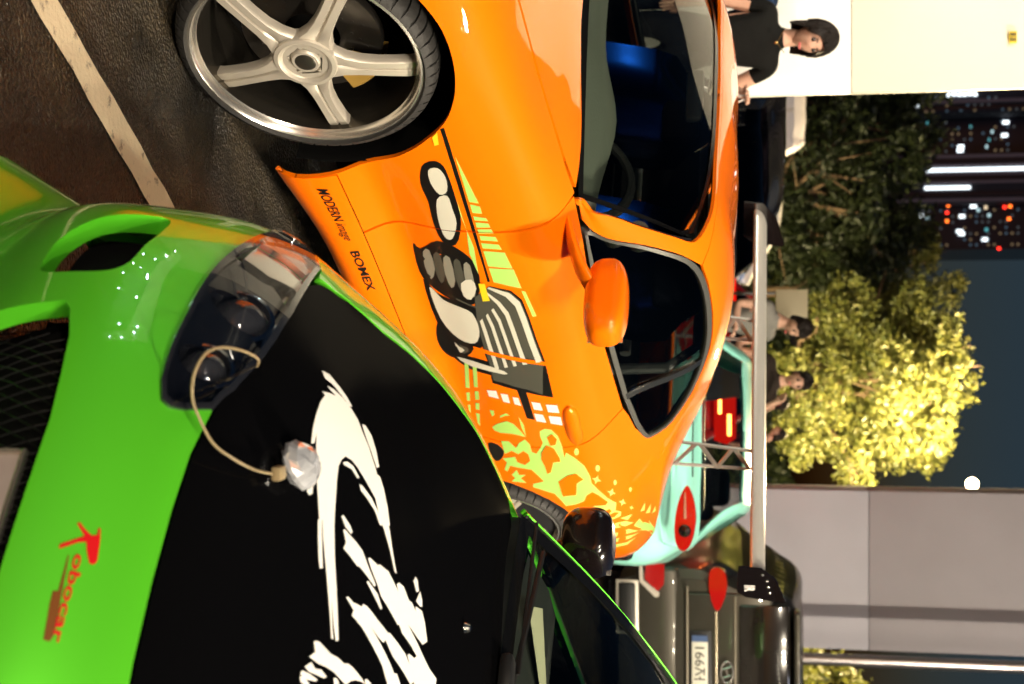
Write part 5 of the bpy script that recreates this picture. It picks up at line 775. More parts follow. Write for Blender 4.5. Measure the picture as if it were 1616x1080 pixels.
# ================================================================ ground
def ground_mat():
    M=bpy.data.materials.new('asphalt'); M.use_nodes=True; n=M.node_tree.nodes; l=M.node_tree.links; b=n['Principled BSDF']
    tc=n.new('ShaderNodeTexCoord')
    def noise(sc,det=4,rough=.6):
        t=n.new('ShaderNodeTexNoise'); t.inputs['Scale'].default_value=sc; t.inputs['Detail'].default_value=det; t.inputs['Roughness'].default_value=rough; l.new(tc.outputs['Object'],t.inputs['Vector']); return t
    a=noise(2.1,6,.65); c=noise(95,4,.75); v=n.new('ShaderNodeTexVoronoi'); v.inputs['Scale'].default_value=120; l.new(tc.outputs['Object'],v.inputs['Vector'])
    r1=n.new('ShaderNodeValToRGB'); r1.color_ramp.elements[0].position=.40; r1.color_ramp.elements[0].color=(.010,.008,.005,1); r1.color_ramp.elements[1].position=.62; r1.color_ramp.elements[1].color=(.060,.046,.027,1)
    l.new(a.outputs[0],r1.inputs[0])
    r2=n.new('ShaderNodeValToRGB'); r2.color_ramp.elements[0].position=.42; r2.color_ramp.elements[0].color=(.30,.30,.30,1); r2.color_ramp.elements[1].position=.66; r2.color_ramp.elements[1].color=(2.3,2.15,1.8,1)
    l.new(c.outputs[0],r2.inputs[0])
    mx=n.new('ShaderNodeMix'); mx.data_type='RGBA'; mx.blend_type='MULTIPLY'; mx.inputs[0].default_value=1; l.new(r1.outputs[0],mx.inputs[6]); l.new(r2.outputs[0],mx.inputs[7]); l.new(mx.outputs[2],b.inputs['Base Color'])
    rr=n.new('ShaderNodeMapRange'); rr.inputs[1].default_value=.3; rr.inputs[2].default_value=.7; rr.inputs[3].default_value=.13; rr.inputs[4].default_value=.62; l.new(noise(3.4,5).outputs[0],rr.inputs[0]); l.new(rr.outputs[0],b.inputs['Roughness'])
    ad=n.new('ShaderNodeMath'); ad.operation='ADD'; l.new(v.outputs[0],ad.inputs[0]); l.new(c.outputs[0],ad.inputs[1])
    bp=n.new('ShaderNodeBump'); bp.inputs['Strength'].default_value=.8; bp.inputs['Distance'].default_value=.010; l.new(ad.outputs[0],bp.inputs['Height']); l.new(bp.outputs[0],b.inputs['Normal'])
    return M
def sup_w(s,y,z=0): return SUP_O+Vector((math.sin(R(33)),math.cos(R(33)),0))*s+Vector((math.cos(R(33)),-math.sin(R(33)),0))*y+Vector((0,0,z))
tag(mesh_obj('ground',[(-400,-60,0),(400,-60,0),(400,900,0),(-400,900,0)],[(0,1,2,3)],ground_mat(),smooth=False),kind='structure')
def line_mat():
    M=mat('line_paint',(.62,.56,.42),.6,bump=(90,.3)); n=M.node_tree.nodes; l=M.node_tree.links; b=n['Principled BSDF']; tc=n.new('ShaderNodeTexCoord')
    t=n.new('ShaderNodeTexNoise'); t.inputs['Scale'].default_value=26; t.inputs['Detail'].default_value=8; t.inputs['Roughness'].default_value=.7
    r=n.new('ShaderNodeValToRGB'); r.color_ramp.elements[0].position=.30; r.color_ramp.elements[0].color=(.14,.11,.07,1); r.color_ramp.elements[1].position=.43; r.color_ramp.elements[1].color=(.78,.68,.46,1)
    l.new(tc.outputs['Object'],t.inputs['Vector']); l.new(t.outputs[0],r.inputs[0]); l.new(r.outputs[0],b.inputs['Base Color']); return M
rng=np.random.default_rng(3)
def ground_strip(name,y0,y1,s0,s1):
    V=[];n=int((s1-s0)/.08)
    for i in range(n+1):
        s=s0+(s1-s0)*i/n; V+=[sup_w(s,y0+rng.normal(0,.0022),.004),sup_w(s,y1+rng.normal(0,.0022),.004)]
    return tag(mesh_obj(name,V,[(2*i,2*i+1,2*i+3,2*i+2) for i in range(n)],line_mat(),smooth=False),kind='structure')
ground_strip('parking_line',1.208,1.288,-2.6,4.2); ground_strip('parking_line',-1.42,-1.34,-2.6,4.2); ground_strip('parking_line',3.82,3.90,-2.6,4.2)
# ================================================================ event floodlights behind the photographer
LAMPFACE=emit_mat('lamp_face',(1,.90,.74),30)
WARM=(1,.86,.66)
MASTM=mat('mast_grey',(.12,.12,.12),.5,metal=.6)
def flood(parent,pos,aim,power,ang=110,size=.13,col=WARM):
    """lamp head with its light; positions relative to the mast"""
    d=(Vector(aim)-parent.location-Vector(pos)).normalized(); q=d.to_track_quat('-Z','Y'); M=q.to_matrix().to_4x4(); M.translation=Vector(pos)
    h=MB(); h.box((0,0,.06),(.34,.26,.11),r=.02); h.tube([(-.19,0,.06),(-.19,.0,.16),(.19,0,.16),(.19,0,.06)],.012); o=h.xf(M).build('lamp_head',MASTM,parent)
    f=MB(); f.box((0,0,-.002),(.29,.21,.006)); f.xf(M).build('lamp_glass',LAMPFACE,o)
    l=bpy.data.lights.new('flood_beam','SPOT'); l.energy=power; l.spot_size=R(ang); l.spot_blend=.7; l.shadow_soft_size=size; l.color=col
    lo=bpy.data.objects.new('flood_beam',l); lo.location=Vector(pos)+d*.03; lo.rotation_euler=q.to_euler(); link(lo,o)
def mast(loc,height,heads,label,group='floodlight masts of the car meet'):
    e=empty('floodlight_mast',loc,0,label,'floodlight',group)
    b=MB(); b.tube([(0,0,0),(0,0,height)],[.07,.045],12); b.build('mast_pole',MASTM,e)
    c=MB(); c.tube([(-1.1,0,height),(1.1,0,height)],.03,10); c.build('cross_bar',MASTM,e)
    f=MB(); f.box((0,0,.02),(.4,.4,.04)); f.build('base_plate',MASTM,e)
    for x,aim,p in heads: flood(e,(x,0,height-.12),aim,p)
mast((3.3,-3.4,0),6.6,[(-.9,(-.6,4.2,.4),1150),(.1,(.4,3.0,.4),1250),(.9,(2,6,.5),1500)],'floodlight mast with three lamps right behind the photographer')
mast((6.7,4.2,0),6.0,[(-.9,(-.2,3.6,.5),2400),(0,(.3,5.2,.5),2100),(.9,(2.4,16,2.2),5200)],'floodlight mast with two lamps beyond the green car')
mast((-2.2,-7.4,0),6.8,[(-.8,(-1.2,4.2,.4),1400),(.8,(-1.2,5.5,.6),1000)],'floodlight mast with two lamps on the left of the parking bay')
# ================================================================ white stall wall
BW=Vector((-1.425,8.35,0))
wall=empty('stall_wall',BW,0,'white panelled stall wall rising behind the woman in black','wall')
WP=mat('white_panel',(.80,.78,.72),.45,vary=(1.2,.5,(.76,.74,.66))); CP=mat('cream_panel',(.70,.66,.55),.5,vary=(.8,.5,(.66,.62,.50)))
for i in range(5):
    x0=-1.5*i; b=MB(); b.box((x0-.75,.05,.93),(1.492,.06,1.84),r=.004); b.build('lower_panel',WP,wall)
    b=MB(); b.box((x0-.75,.055,2.93),(1.494,.06,2.15),r=.004); b.build('upper_panel',CP,wall)
b=MB(); b.box((-4.2,.5,1.98),(6.4,.8,3.94)); b.build('stall_body',CP,wall)
b=MB(); b.box((-.285,.010,2.735),(.066,.010,.042)); lb=b.build('small_notice',DEC['yellow'],wall)
b=MB(); b.box((-.285,.0035,2.735),(.054,.004,.005)); b.box((-.285,.0035,2.747),(.054,.004,.005)); b.box((-.285,.0035,2.723),(.054,.004,.005)); b.box((-.300,.0035,2.735),(.006,.0045,.034)); b.box((-.272,.0035,2.735),(.006,.0045,.034)); b.build('notice_lines',DEC['black'],lb)
bl_=empty('wall_lamp',(-3.6,6.1,0),0,'floodlight on a stand facing the white stall wall','floodlight')
b=MB(); b.tube([(0,0,0),(0,0,3.6)],.03,10); b.build('stand',MASTM,bl_)
flood(bl_,(0,0,3.6),(-2.2,8.3,1.6),520,ang=120,col=(1,.90,.74))
# ================================================================ gazebo and small bulbs, out of view, added for reflections in the paint
gz=empty('added_gazebo',(-6.3,4.1,0),R(12),'unseen white canopy with cool bulbs added for reflections in the paint','added_gazebo')
TENT=mat('tent_cloth',(.78,.77,.72),.8)
h_=1.5
for x in (-h_,h_):
    for y in (-h_,h_): b=MB(); b.tube([(x,y,0),(x,y,2.35)],.025,8); b.build('leg',MASTM,gz)
b=MB(); C4=[(-h_,-h_,2.35),(h_,-h_,2.35),(h_,h_,2.35),(-h_,h_,2.35)]
for i in range(4):
    p,q=Vector(C4[i]),Vector(C4[(i+1)%4]); t=Vector((0,0,3.45)); V=[]
    for j in range(9):
        f_=j/8; w_=p.lerp(q,f_); 
        for k_ in range(6): g_=k_/5; v=w_.lerp(t,g_); V.append(v-Vector((0,0,.12*math.sin(math.pi*g_)*(.5+abs(f_-.5)))))
    b.grid(V,9,6)
    V=[]
    for j in range(17):
        w_=p.lerp(q,j/16); sc_=.30+.03*abs(math.sin(j*math.pi/2)); V+=[w_,w_-Vector((0,0,sc_))]
    b.grid(V,17,2)
b.build('canopy',TENT,gz)
BULB=emit_mat('cool_bulb',(.72,.92,1.0),120)
for i in range(4):
    p,q=Vector(C4[i]),Vector(C4[(i+1)%4])
    for j in range(7):
        if rng.random()<.5: continue
        f_=(j+.5+rng.uniform(-.3,.3))/7; w_=p.lerp(q,f_)*1.01; b=MB(); b.lathe([(.0005,-.025),(.018,-.018),(.025,0),(.018,.018),(.0005,.025)],seg=10,axis='z',c=(w_.x,w_.y,2.0-rng.uniform(-.25,.2))); b.build('bulb',BULB,gz)
fs=empty('added_festoon',(0,0,0),0,'unseen string of warm bulbs added for glints in the paint','string lights')  # bulbs out of view, added to sparkle in the car paint
pts=[]
for j in range(41):
    f_=j/40; p=Vector((6.6,4.2,4.6)).lerp(Vector((3.35,-3.35,4.9)),f_); p.z-=.55*math.sin(math.pi*f_); pts.append(p)
b=MB(); b.tube(pts,.006,5); b.build('wire',BLACK,fs)
WB=emit_mat('warm_bulb',(1,.88,.66),110)
for j in range(2,40,3):
    p=pts[j]; b=MB(); b.lathe([(.0005,-.09),(.022,-.078),(.030,-.055),(.018,-.02),(.012,0)],seg=10,axis='z',c=tuple(p)); b.build('bulb',WB,fs)
# ================================================================ generic parked cars
def generic_car(name,label,loc,yaw,paint_m,L=4.3,W=1.76,H=1.42,kind='coupe',glass=None,cat='car'):
    """loc = middle of the car on the ground; yaw = heading of its nose; local +x forward"""
    glass=glass or glass_mat('privacy_glass',(.10,.10,.105))
    e=empty(name,loc,yaw,label,cat)
    sN=np.array([0,.04,.14,.28,.36,.46,.58,.70,.80,.90,.97,1.0])
    wf=np.array([.74,.86,.95,.985,1,1,1,1,.985,.96,.92,.86])
    belt=np.array([.44,.50,.565,.61,.635,.645,.65,.66,.67,.675,.655,.60])
    if kind=='coupe': roof=np.array([.45,.52,.60,.66,.78,.945,1.0,.985,.90,.76,.70,.62]); ws=(.285,.45); rw=(.735,.885); tw=.60
    elif kind=='suv': roof=np.array([.52,.58,.64,.69,.80,.95,1.0,1.0,.99,.97,.945,.90]); belt=belt*.98+.0; ws=(.27,.43); rw=(.965,.999); tw=.64; wf[-3:]=[.985,.965,.93]
    else: roof=np.array([.47,.54,.61,.67,.79,.95,1.0,1.0,.97,.90,.80,.64]); ws=(.28,.44); rw=(.87,.975); tw=.64
    hw=W/2; rows=[]
    cab=np.clip((roof-belt)/.25,0,1)
    rows=[(.90*wf,np.full(12,.17/H)),(1.0*wf,np.full(12,.34)),(.985*wf,belt*.5+.24),(.90*wf,belt),((.90-(.90-tw)*cab)*wf,belt+(roof-belt)*.93-.0*cab),((.62-.10*cab)*wf,roof*.992),(.3*wf,roof*.999),(0*wf,roof)]
    P=np.zeros((12,8,3)); P[:,:,0]=(sN*L-L/2)[:,None]
    for k,(yy,zz) in enumerate(rows): P[:,k,1]=yy*hw; P[:,k,2]=zz*H
    V=[0,.22,.52,.72,1.0,1.14,1.4,1.68]; S=Surf(list(sN*L),*over_centre(V,P),-1)
    fa,ra=.20*L,.79*L; ar=.34
    def av(cs): 
        vs=np.linspace(0,.6,150); return [(cs+ar*math.cos(R(a)),float(np.interp(.31+ar*math.sin(R(a)),S.pos(np.full(150,cs+ar*math.cos(R(a))),vs)[:,2],vs))) for a in range(200,-21,-20)]
    for sd in (0,1):
        k=dict(sides=(sd,),step=.11)
        patch('body_side',S,[(.0,.0)]+av(fa)+av(ra)+[(L,0),(L,.725),(0,.725)],paint_m,e,**k)
        patch('side_window',S,[(ws[0]*L+.10,.75),(ws[1]*L-.02,.975),(min(rw[0],.93)*L,.985),(min(rw[1],.955)*L-.08,.75)],glass,e,off=.003,flange=0,**k)
        patch('pillar_frame',S,[(ws[0]*L,.728),(ws[0]*L,1.0),(ws[1]*L,1.13),(rw[0]*L,1.13),(rw[1]*L,1.0),(rw[1]*L,.728)],paint_m,e,**k)
    k=dict(sides=(0,1),step=.12)
    patch('bonnet',S,[(0,.729),(ws[0]*L-.01,.729),(ws[0]*L-.01,1.68),(0,1.68)],paint_m,e,**k)
    patch('windscreen',S,[(ws[0]*L,1.005),(ws[1]*L-.01,1.135),(ws[1]*L-.01,1.68),(ws[0]*L,1.68)],glass,e,flange=0,**k)
    patch('roof',S,[(ws[1]*L,1.135),(rw[0]*L,1.135),(rw[0]*L,1.68),(ws[1]*L,1.68)],paint_m,e,**k)
    if kind!='suv':
        patch('rear_window',S,[(rw[0]*L+.01,1.135),(rw[1]*L,1.01),(rw[1]*L,1.68),(rw[0]*L+.01,1.68)],glass,e,flange=0,**k)
        patch('boot_lid',S,[(rw[1]*L+.01,.729),(L,.729),(L,1.68),(rw[1]*L+.01,1.68)],paint_m,e,**k)
    else: patch('boot_lid',S,[(rw[0]*L+.01,.729),(L,.729),(L,1.68),(rw[0]*L+.01,1.68)],paint_m,e,**k)
    for u,nm in ((0,'front_panel'),(L,'rear_panel')):
        vs=np.linspace(0,1.68,24); Q=S.pos(np.full(24,u),vs); pts=[(-p[0],p[1],p[2]) for p in Q]+[(-p[0],-p[1],p[2]) for p in Q[::-1]]; c=np.mean(pts,0); dx=.05 if u==0 else -.05
        ring=[(c[0]+(p[0]-c[0])+dx*.8,p[1]*.8,c[2]+(p[2]-c[2])*.8) for p in pts]; n=len(pts)
        mesh_obj(nm,pts+ring+[(c[0]+dx,0,c[2])],[(i,(i+1)%n,n+(i+1)%n,n+i) for i in range(n)]+[(n+i,n+(i+1)%n,2*n) for i in range(n)],paint_m,e)
    ub=MB(); ub.box((0,0,.27),(L*.8,W*.78,.22)); ub.build('underbody',DARK,e)
    for cx in (L/2-fa,L/2-ra):
        for sd in (1,-1):
            t=MB(); t.lathe([(.20,sd*.008),(.21,sd*.0),(.30,sd*.005),(.31,-sd*.02),(.31,-sd*.19),(.20,-sd*.20)],seg=28,c=(cx,sd*(hw-.02),.31)); w=t.build('wheel',RUBBER,e)
            r_=MB(); r_.lathe([(.001,-sd*.02),(.06,-sd*.015),(.07,-sd*.03),(.18,-sd*.02),(.20,-sd*.0)],seg=28,c=(cx,sd*(hw-.02),.31)); r_.build('rim',ALLOY,w)
    return e
GREYP=paint('grey_paint',(.10,.10,.10)); MINT=mat('mint_paint',(.32,.80,.66),rough=.35,coat=.8); REDP=paint('red_paint',(.45,.012,.01)); BLKP=paint('black_paint',(.006,.006,.007)); WHP=paint('white_paint',(.72,.70,.64)); SUVP=mat('grey_brown_paint',(.055,.050,.038),.30,metal=.5,coat=.5,spec=.5,bump=(9,.01))
REDLENS=mat('red_lens',(.35,.004,.004),.12,coat=1)
SEATC=mat('seat_cloth',(.01,.012,.02),.85)
FW=R(57)
# mint coupe, tail towards the camera
yw=R(90-6); mc_r=Vector((1.29,8.25,0)); Bv=Vector((math.cos(yw),math.sin(yw),0)); Lv=Vector((-math.sin(yw),math.cos(yw),0))
mc=generic_car('mint_coupe','pale mint green coupe seen from behind beyond the orange car',mc_r+Lv*.82+Bv*1.95,yw,MINT,L=3.9,W=1.74,H=1.27,kind='coupe',glass=glass_mat('clear_tint',(.75,.78,.76)))
def rear_plate(pts,x,d): return [(x,y,z) for y,z in pts]
for sd in (1,-1):
    tl=[(sd*y,z) for y,z in smooth_loop([(.36,.925),(.44,.965),(.56,.978),(.68,.955),(.735,.91),(.70,.868),(.60,.855),(.46,.875)],4)]
    b=MB(); b.prism([(-2.0,y,z) for y,z in tl],(-.045,0,0)); t=b.build('tail_lamp',REDLENS,mc)
    b=MB(); b.lathe([(.0005,-.012),(.028,-.008),(.036,0)],seg=18,axis='x',c=(-2.047,sd*.62,.915)); b.build('lamp_bulb',GLOSSBLACK,t)
    b=MB(); b.prism([(-2.046,sd*.40,.917),(-2.046,sd*.55,.925),(-2.046,sd*.55,.91),(-2.046,sd*.40,.912)],(-.004,0,0)); b.build('lamp_bar',CHROME,t)
b=MB(); b.box((-1.99,0,1.02),(.02,1.0,.007)); b.box((-1.995,0,.955),(.02,.62,.007)); b.build('panel_gap',BLACK,mc)
b=MB(); b.box((-.15,.36,.80),(.10,.24,.17),r=.05); b.box((-.10,.36,.62),(.14,.46,.4),r=.05); b.build('seat',SEATC,mc)
b=MB(); b.box((-.35,-.36,1.03),(.10,.26,.17),r=.05); b.box((-.30,-.36,.75),(.14,.46,.5),r=.05); b.build('seat',SEATC,mc)
b=MB(); b.box((-1.99,0,.40),(.09,1.60,.44),r=.04); b.build('rear_bumper',GLOSSBLACK,mc)
# red car with its tail lamps lit
rc_=generic_car('red_car','red car with glowing tail lamps behind the mint coupe',(.10,15.4,0),R(90),REDP,L=4.3,W=1.8,H=1.30,kind='sedan')
LIT=emit_mat('lit_tail_lamp',(1,.22,.04),22); LITR=emit_mat('lit_red_lamp',(1,.012,.004),.9)
for sd in (1,-1):
    b=MB(); b.prism([(-2.21,sd*y,z) for y,z in ((.36,.86),(.80,.86),(.84,.98),(.78,1.06),(.36,1.06))],(-.02,0,0)); t=b.build('tail_lamp',LITR,rc_)
    b=MB(); b.box((-2.24,sd*.66,1.0),(.02,.20,.035),r=.01); b.box((-2.24,sd*.48,.915),(.02,.16,.03),r=.01); b.build('lit_strip',LIT,t)
# black, white and grey cars on the left
generic_car('black_sedan','black sedan parked behind the orange roof near the stall wall',(-2.15,12.1,0),R(120),BLKP,L=4.6,W=1.82,H=1.50,kind='sedan')
generic_car('white_hatchback','white car whose roof shows left of the grey shirted man',(-1.60,19.2,0),R(8),WHP,L=4.0,W=1.7,H=1.50,kind='suv')
gv=generic_car('grey_van','pale grey van standing behind the black sedan',(-3.72,23.0,0),R(100),mat('pale_grey_paint',(.42,.40,.44),.5),L=4.6,W=1.8,H=1.85,kind='suv')
# grey sport utility vehicle seen square from behind
sv=generic_car('sport_utility_vehicle','dark grey brown sport utility vehicle seen from behind on the right',(2.70,13.75,0),R(90),SUVP,L=4.5,W=1.86,H=1.66,kind='suv',glass=mat('suv_satin_glass',(.012,.011,.009),.55,spec=.2))
X=-2.31
def bar_x(y0,z0,y1,z1,h,d,m,nm,par,x=X): 
    b=MB(); b.box((x,(y0+y1)/2,(z0+z1)/2),(d,abs(y1-y0),h),r=min(h,d)*.3); return b.build(nm,m,par)
# tailgate with glass, strip, plate
b=MB(); b.box((X+.02,0,1.05),(.06,1.40,.70),r=.03); tg=b.build('tailgate',SUVP,sv)
b=MB(); b.box((X-.0,0,1.33),(.05,1.24,.40),r=.05); b.build('rear_window',mat('rear_glass_dark',(.012,.010,.008),.12,coat=1),tg)
b=MB(); b.box((X-.012,0,1.105),(.02,1.36,.016),r=.006); b.box((X-.012,0,.725),(.02,1.5,.02),r=.008); b.build('crease',mat('tan_chrome',(.20,.175,.13),.35,metal=.6),tg)
for sd in (1,-1):
    tl=[(sd*y,z) for y,z in smooth_loop([(.56,.965),(.62,.925),(.74,.900),(.87,.905),(.905,.955),(.87,1.025),(.74,1.040),(.62,1.005)],4)]
    b=MB(); b.prism([(X+.06,y,z) for y,z in tl],(-.09,0,0)); b.build('tail_lamp',REDLENS,sv)
    b=MB(); b.prism([(X+.03,sd*y,z) for y,z in ((.70,.49),(.76,.54),(.92,.545),(.93,.40),(.80,.385))],(-.05,0,0)); b.build('reflector',REDLENS,sv)
    b=MB(); b.prism([(X+.0,sd*y,z) for y,z in ((.66,.50),(.69,.505),(.79,.375),(.93,.365),(.93,.345),(.775,.345),(.655,.47))],(-.025,0,0)); b.build('bumper_trim',ALLOY,sv)
    b=MB(); b.box((X-.02,sd*.57,.245),(.05,.40,.14),r=.05); b.build('exhaust_surround',BLACK,sv)
    b=MB(); b.box((X-.01,sd*.57,.245),(.03,.44,.185),r=.05); b.build('exhaust_trim',ALLOY,sv)
    b=MB(); b.box((X-.004,sd*.80,.80),(.012,.004,.30)); b.build('panel_gap',BLACK,sv)
bar_x(-.56,.954,.56,.954,.022,.04,mat('tan_bright',(.50,.43,.30),.25,metal=.8),'chrome_strip',sv)
b=MB(); b.box((X+.06,0,.48),(.10,1.78,.36),r=.05); b.build('rear_bumper',SUVP,sv)
b=MB(); b.box((X-.008,0,.83),(.02,.80,.18),r=.02); rc2=b.build('plate_recess',BLACK,sv)
b=MB(); b.box((X-.020,.0,.826),(.008,.62,.125),r=.003); npl=b.build('number_plate',mat('plate_pale',(.66,.64,.54),.4),sv)
b=MB(); b.box((X-.0245,.335,.826),(.004,.05,.122)); b.build('plate_band',mat('plate_blue',(.05,.09,.20),.4),npl)
XT=X-.0255
text_flat('plate_number','166',DEC['black'],npl,(XT,.268,.789),(0,-1,0),(0,0,1),.076,.150,bold=.0)
def strokes(lines,w=.010):
    b=MB()
    for pts in lines:
        for (y0,z0),(y1,z1) in zip(pts[:-1],pts[1:]):
            d=Vector((0,y1-y0,z1-z0)); n=Vector((0,-d.z,d.y)).normalized()*w/2; a=Vector((XT,y0,z0)); c=Vector((XT,y1,z1)); b.prism([a+n,c+n,c-n,a-n],(-.001,0,0))
    return b
strokes([[(.105,.862),(.045,.862)],[(.075,.860),(.104,.790)],[(.073,.845),(.044,.790)],[(.036,.828),(.012,.828)],[(.012,.872),(.012,.780)]]).build('plate_letter',DEC['black'],npl)
text_flat('plate_number','7',DEC['black'],npl,(XT,-.03,.789),(0,-1,0),(0,0,1),.076,.045)
lg=MB(); lg.tube([(X-.035,.078+.085*math.cos(2*math.pi*k/32),1.040+.048*math.sin(2*math.pi*k/32)) for k in range(32)],.008,6,closed=True)
lg.tube([(X-.035,.078+.045,1.072),(X-.035,.078+.022,1.008)],.008,6); lg.tube([(X-.035,.078-.022,1.072),(X-.035,.078-.045,1.008)],.008,6); lg.tube([(X-.035,.078+.034,1.033),(X-.035,.078-.034,1.047)],.007,6)
lg.build('tailgate_emblem',CHROME,sv)
bar_x(-.55,1.59,.55,1.59,.05,.24,SUVP,'roof_spoiler',sv,x=X+.16)
# ================================================================ concrete pier, post, notice board
pr=empty('concrete_pier',(2.72,17.6,0),0,'tall pale grey concrete pier right of the lit tree','pier')
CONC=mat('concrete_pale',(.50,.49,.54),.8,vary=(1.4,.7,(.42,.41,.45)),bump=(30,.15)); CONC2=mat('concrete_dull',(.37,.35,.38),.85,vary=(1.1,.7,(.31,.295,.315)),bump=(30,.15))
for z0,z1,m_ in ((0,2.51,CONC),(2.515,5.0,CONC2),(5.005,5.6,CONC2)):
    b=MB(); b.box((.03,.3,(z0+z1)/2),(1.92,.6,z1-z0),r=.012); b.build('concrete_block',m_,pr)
po=empty('metal_post',(3.60,16.5,0),0,'round galvanised metal post right of the concrete pier','post')
b=MB(); b.tube([(0,0,0),(0,0,9)],.068,20); b.build('post_tube',mat('galvanised',(.45,.43,.44),.3,metal=.9),po)
b=MB(); b.box((0,0,.01),(.3,.3,.02)); b.build('base_plate',MASTM,po)
nb=empty('notice_board',(-.29,13.0,0),0,'small beige board on a post behind the grey shirted man','board')
b=MB(); b.box((0,0,1.56),(.36,.02,.28),r=.004); b.build('board',mat('beige_board',(.30,.26,.17),.6),nb)
b=MB(); b.tube([(-.15,.025,0),(-.15,.025,1.66)],.014,8); b.tube([(.15,.025,0),(.15,.025,1.66)],.014,8); b.build('board_post',MASTM,nb)
# ================================================================ street lamp beside the tree
sl=empty('street_lamp',(2.26,23.4,0),0,'lit street lamp shining beside the bright tree','street lamp')
b=MB(); b.tube([(.40,.05,0),(.40,.05,4.42)],[.06,.04],10); b.tube([(.40,.05,4.40),(.10,.02,4.45)],[.022,.018],8); lp_=b.build('lamp_post',mat('lamp_post_black',(.01,.01,.01),.7),sl)
b=MB(); b.lathe([(.02,.11),(.05,.10),(.05,.13)],seg=20,axis='x',c=(-.02,0,4.45)); lh=b.build('lamp_collar',mat('lamp_post_black',(.01,.01,.01),.7),sl)
b=MB(); b.lathe([(.0005,-.095),(.038,-.087),(.067,-.067),(.087,-.038),(.095,0),(.087,.038),(.067,.067),(.038,.087),(.0005,.095)],seg=24,axis='z',c=(-.02,0,4.45)); b.build('lamp_globe',emit_mat('lamp_globe_light',(1,.74,.40),45),sl)
l=bpy.data.lights.new('street_lamp_light','POINT'); l.energy=9000; l.color=(1,.76,.40); l.shadow_soft_size=.12
lo=bpy.data.objects.new('street_lamp_light',l); lo.location=(-.02,-.22,4.45); link(lo,lh)
# park uplight in front of the tree
ul=empty('garden_floodlight',(1.9,19.6,0),0,'low garden floodlight at the foot of the bright tree','floodlight')
b=MB(); b.box((0,0,.10),(.3,.2,.2),r=.03); b.build('lamp_box',MASTM,ul)
flood(ul,(0,0,.35),(1.4,25,2.7),7500,ang=110,col=(1,.84,.42))
# ================================================================ trees
def leaf_mat(name,c1,c2,trans=.35):
    M=bpy.data.materials.new(name); M.use_nodes=True; n=M.node_tree.nodes; l=M.node_tree.links; b=n['Principled BSDF']; b.inputs['Roughness'].default_value=.5
    at=n.new('ShaderNodeAttribute'); at.attribute_name='tone'; r=n.new('ShaderNodeValToRGB'); r.color_ramp.elements[0].color=(*c1,1); r.color_ramp.elements[1].color=(*c2,1)
    l.new(at.outputs['Fac'],r.inputs[0]); l.new(r.outputs[0],b.inputs['Base Color'])
    t=n.new('ShaderNodeBsdfTranslucent'); l.new(r.outputs[0],t.inputs[0]); x=n.new('ShaderNodeMixShader'); x.inputs[0].default_value=trans
    l.new(b.outputs[0],x.inputs[1]); l.new(t.outputs[0],x.inputs[2]); l.new(x.outputs[0],n['Material Output'].inputs[0]); return M
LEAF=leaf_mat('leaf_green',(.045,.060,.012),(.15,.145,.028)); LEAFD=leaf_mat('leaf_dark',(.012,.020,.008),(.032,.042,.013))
BARK=mat('bark',(.12,.075,.045),.9,bump=(25,.5),vary=(8,.5,(.20,.13,.08)))
def tree(name,label,loc,rx,ry,zc,rz,nleaf,leaf,seed,size=.10,clumps=26,group=None,m=None,trunk_h=None):
    rg=np.random.default_rng(seed); e=empty(name,loc,0,label,'tree',group)
    # limbs
    tr=MB(); base=zc-rz*.75; top=[rg.normal(0,.1),rg.normal(0,.1),base]
    tr.tube([(0,0,0),(rg.normal(0,.05),rg.normal(0,.05),base*.5),tuple(top)],[.16,.13,.10],10)
    cl=[]
    for k in range(clumps):
        while True:
            p=rg.uniform(-1,1,3)
            if .25<np.linalg.norm(p)<1: break
        c=np.array([p[0]*rx,p[1]*ry,zc+p[2]*rz]); r=rg.uniform(.24,.42)*min(rx,rz)*(1.15-.35*np.linalg.norm(p)); cl.append((c,r))
    for c,r in cl[:12]:
        mid=(np.array(top)+c)/2+rg.normal(0,.12,3); tr.tube([tuple(top),tuple(mid),tuple(c)],[.06,.04,.015],7)
        for q in range(2): 
            d=c+rg.normal(0,r*.7,3); tr.tube([tuple(mid),tuple((mid+d)/2+rg.normal(0,.08,3)),tuple(d)],[.025,.018,.006],5)
    tr.build('trunk',BARK,e)
    w=np.array([r**2 for c,r in cl]); w/=w.sum(); idx=rg.choice(len(cl),nleaf,p=w)
    C_=np.array([c for c,r in cl])[idx]; R_=np.array([r for c,r in cl])[idx]
    d=rg.normal(size=(nleaf,3)); d/=np.linalg.norm(d,axis=1)[:,None]; rad=R_*rg.uniform(.35,1.08,nleaf)**.6
    Pp=C_+d*rad[:,None]*[1,1,.8]
    ns=nleaf//14; sc=Pp[rg.integers(0,nleaf,ns)]; Pp=sc[rg.integers(0,ns,nleaf)]+rg.normal(0,size*1.5,(nleaf,3))*[1,1,.75]
    n=d+rg.normal(0,.55,(nleaf,3))+[0,0,.35]; n/=np.linalg.norm(n,axis=1)[:,None]
    a=np.cross(n,rg.normal(size=(nleaf,3))); a/=np.linalg.norm(a,axis=1)[:,None]; b_=np.cross(n,a)
    sz=size*rg.uniform(.45,1.6,nleaf)[:,None]
    V=np.stack([Pp-a*sz,Pp-b_*sz*.42+n*sz*.12,Pp+a*sz,Pp+b_*sz*.42+n*sz*.12],1).reshape(-1,3)
    F_=[(4*i,4*i+1,4*i+2,4*i+3) for i in range(nleaf)]
    o=mesh_obj('crown',V,F_,m or leaf,e,smooth=False)
    tn=np.repeat(np.clip(rg.normal(.5,.25,nleaf),0,1),4); at=o.data.attributes.new('tone','FLOAT','POINT'); at.data.foreach_set('value',tn.astype(np.float32))
    return e
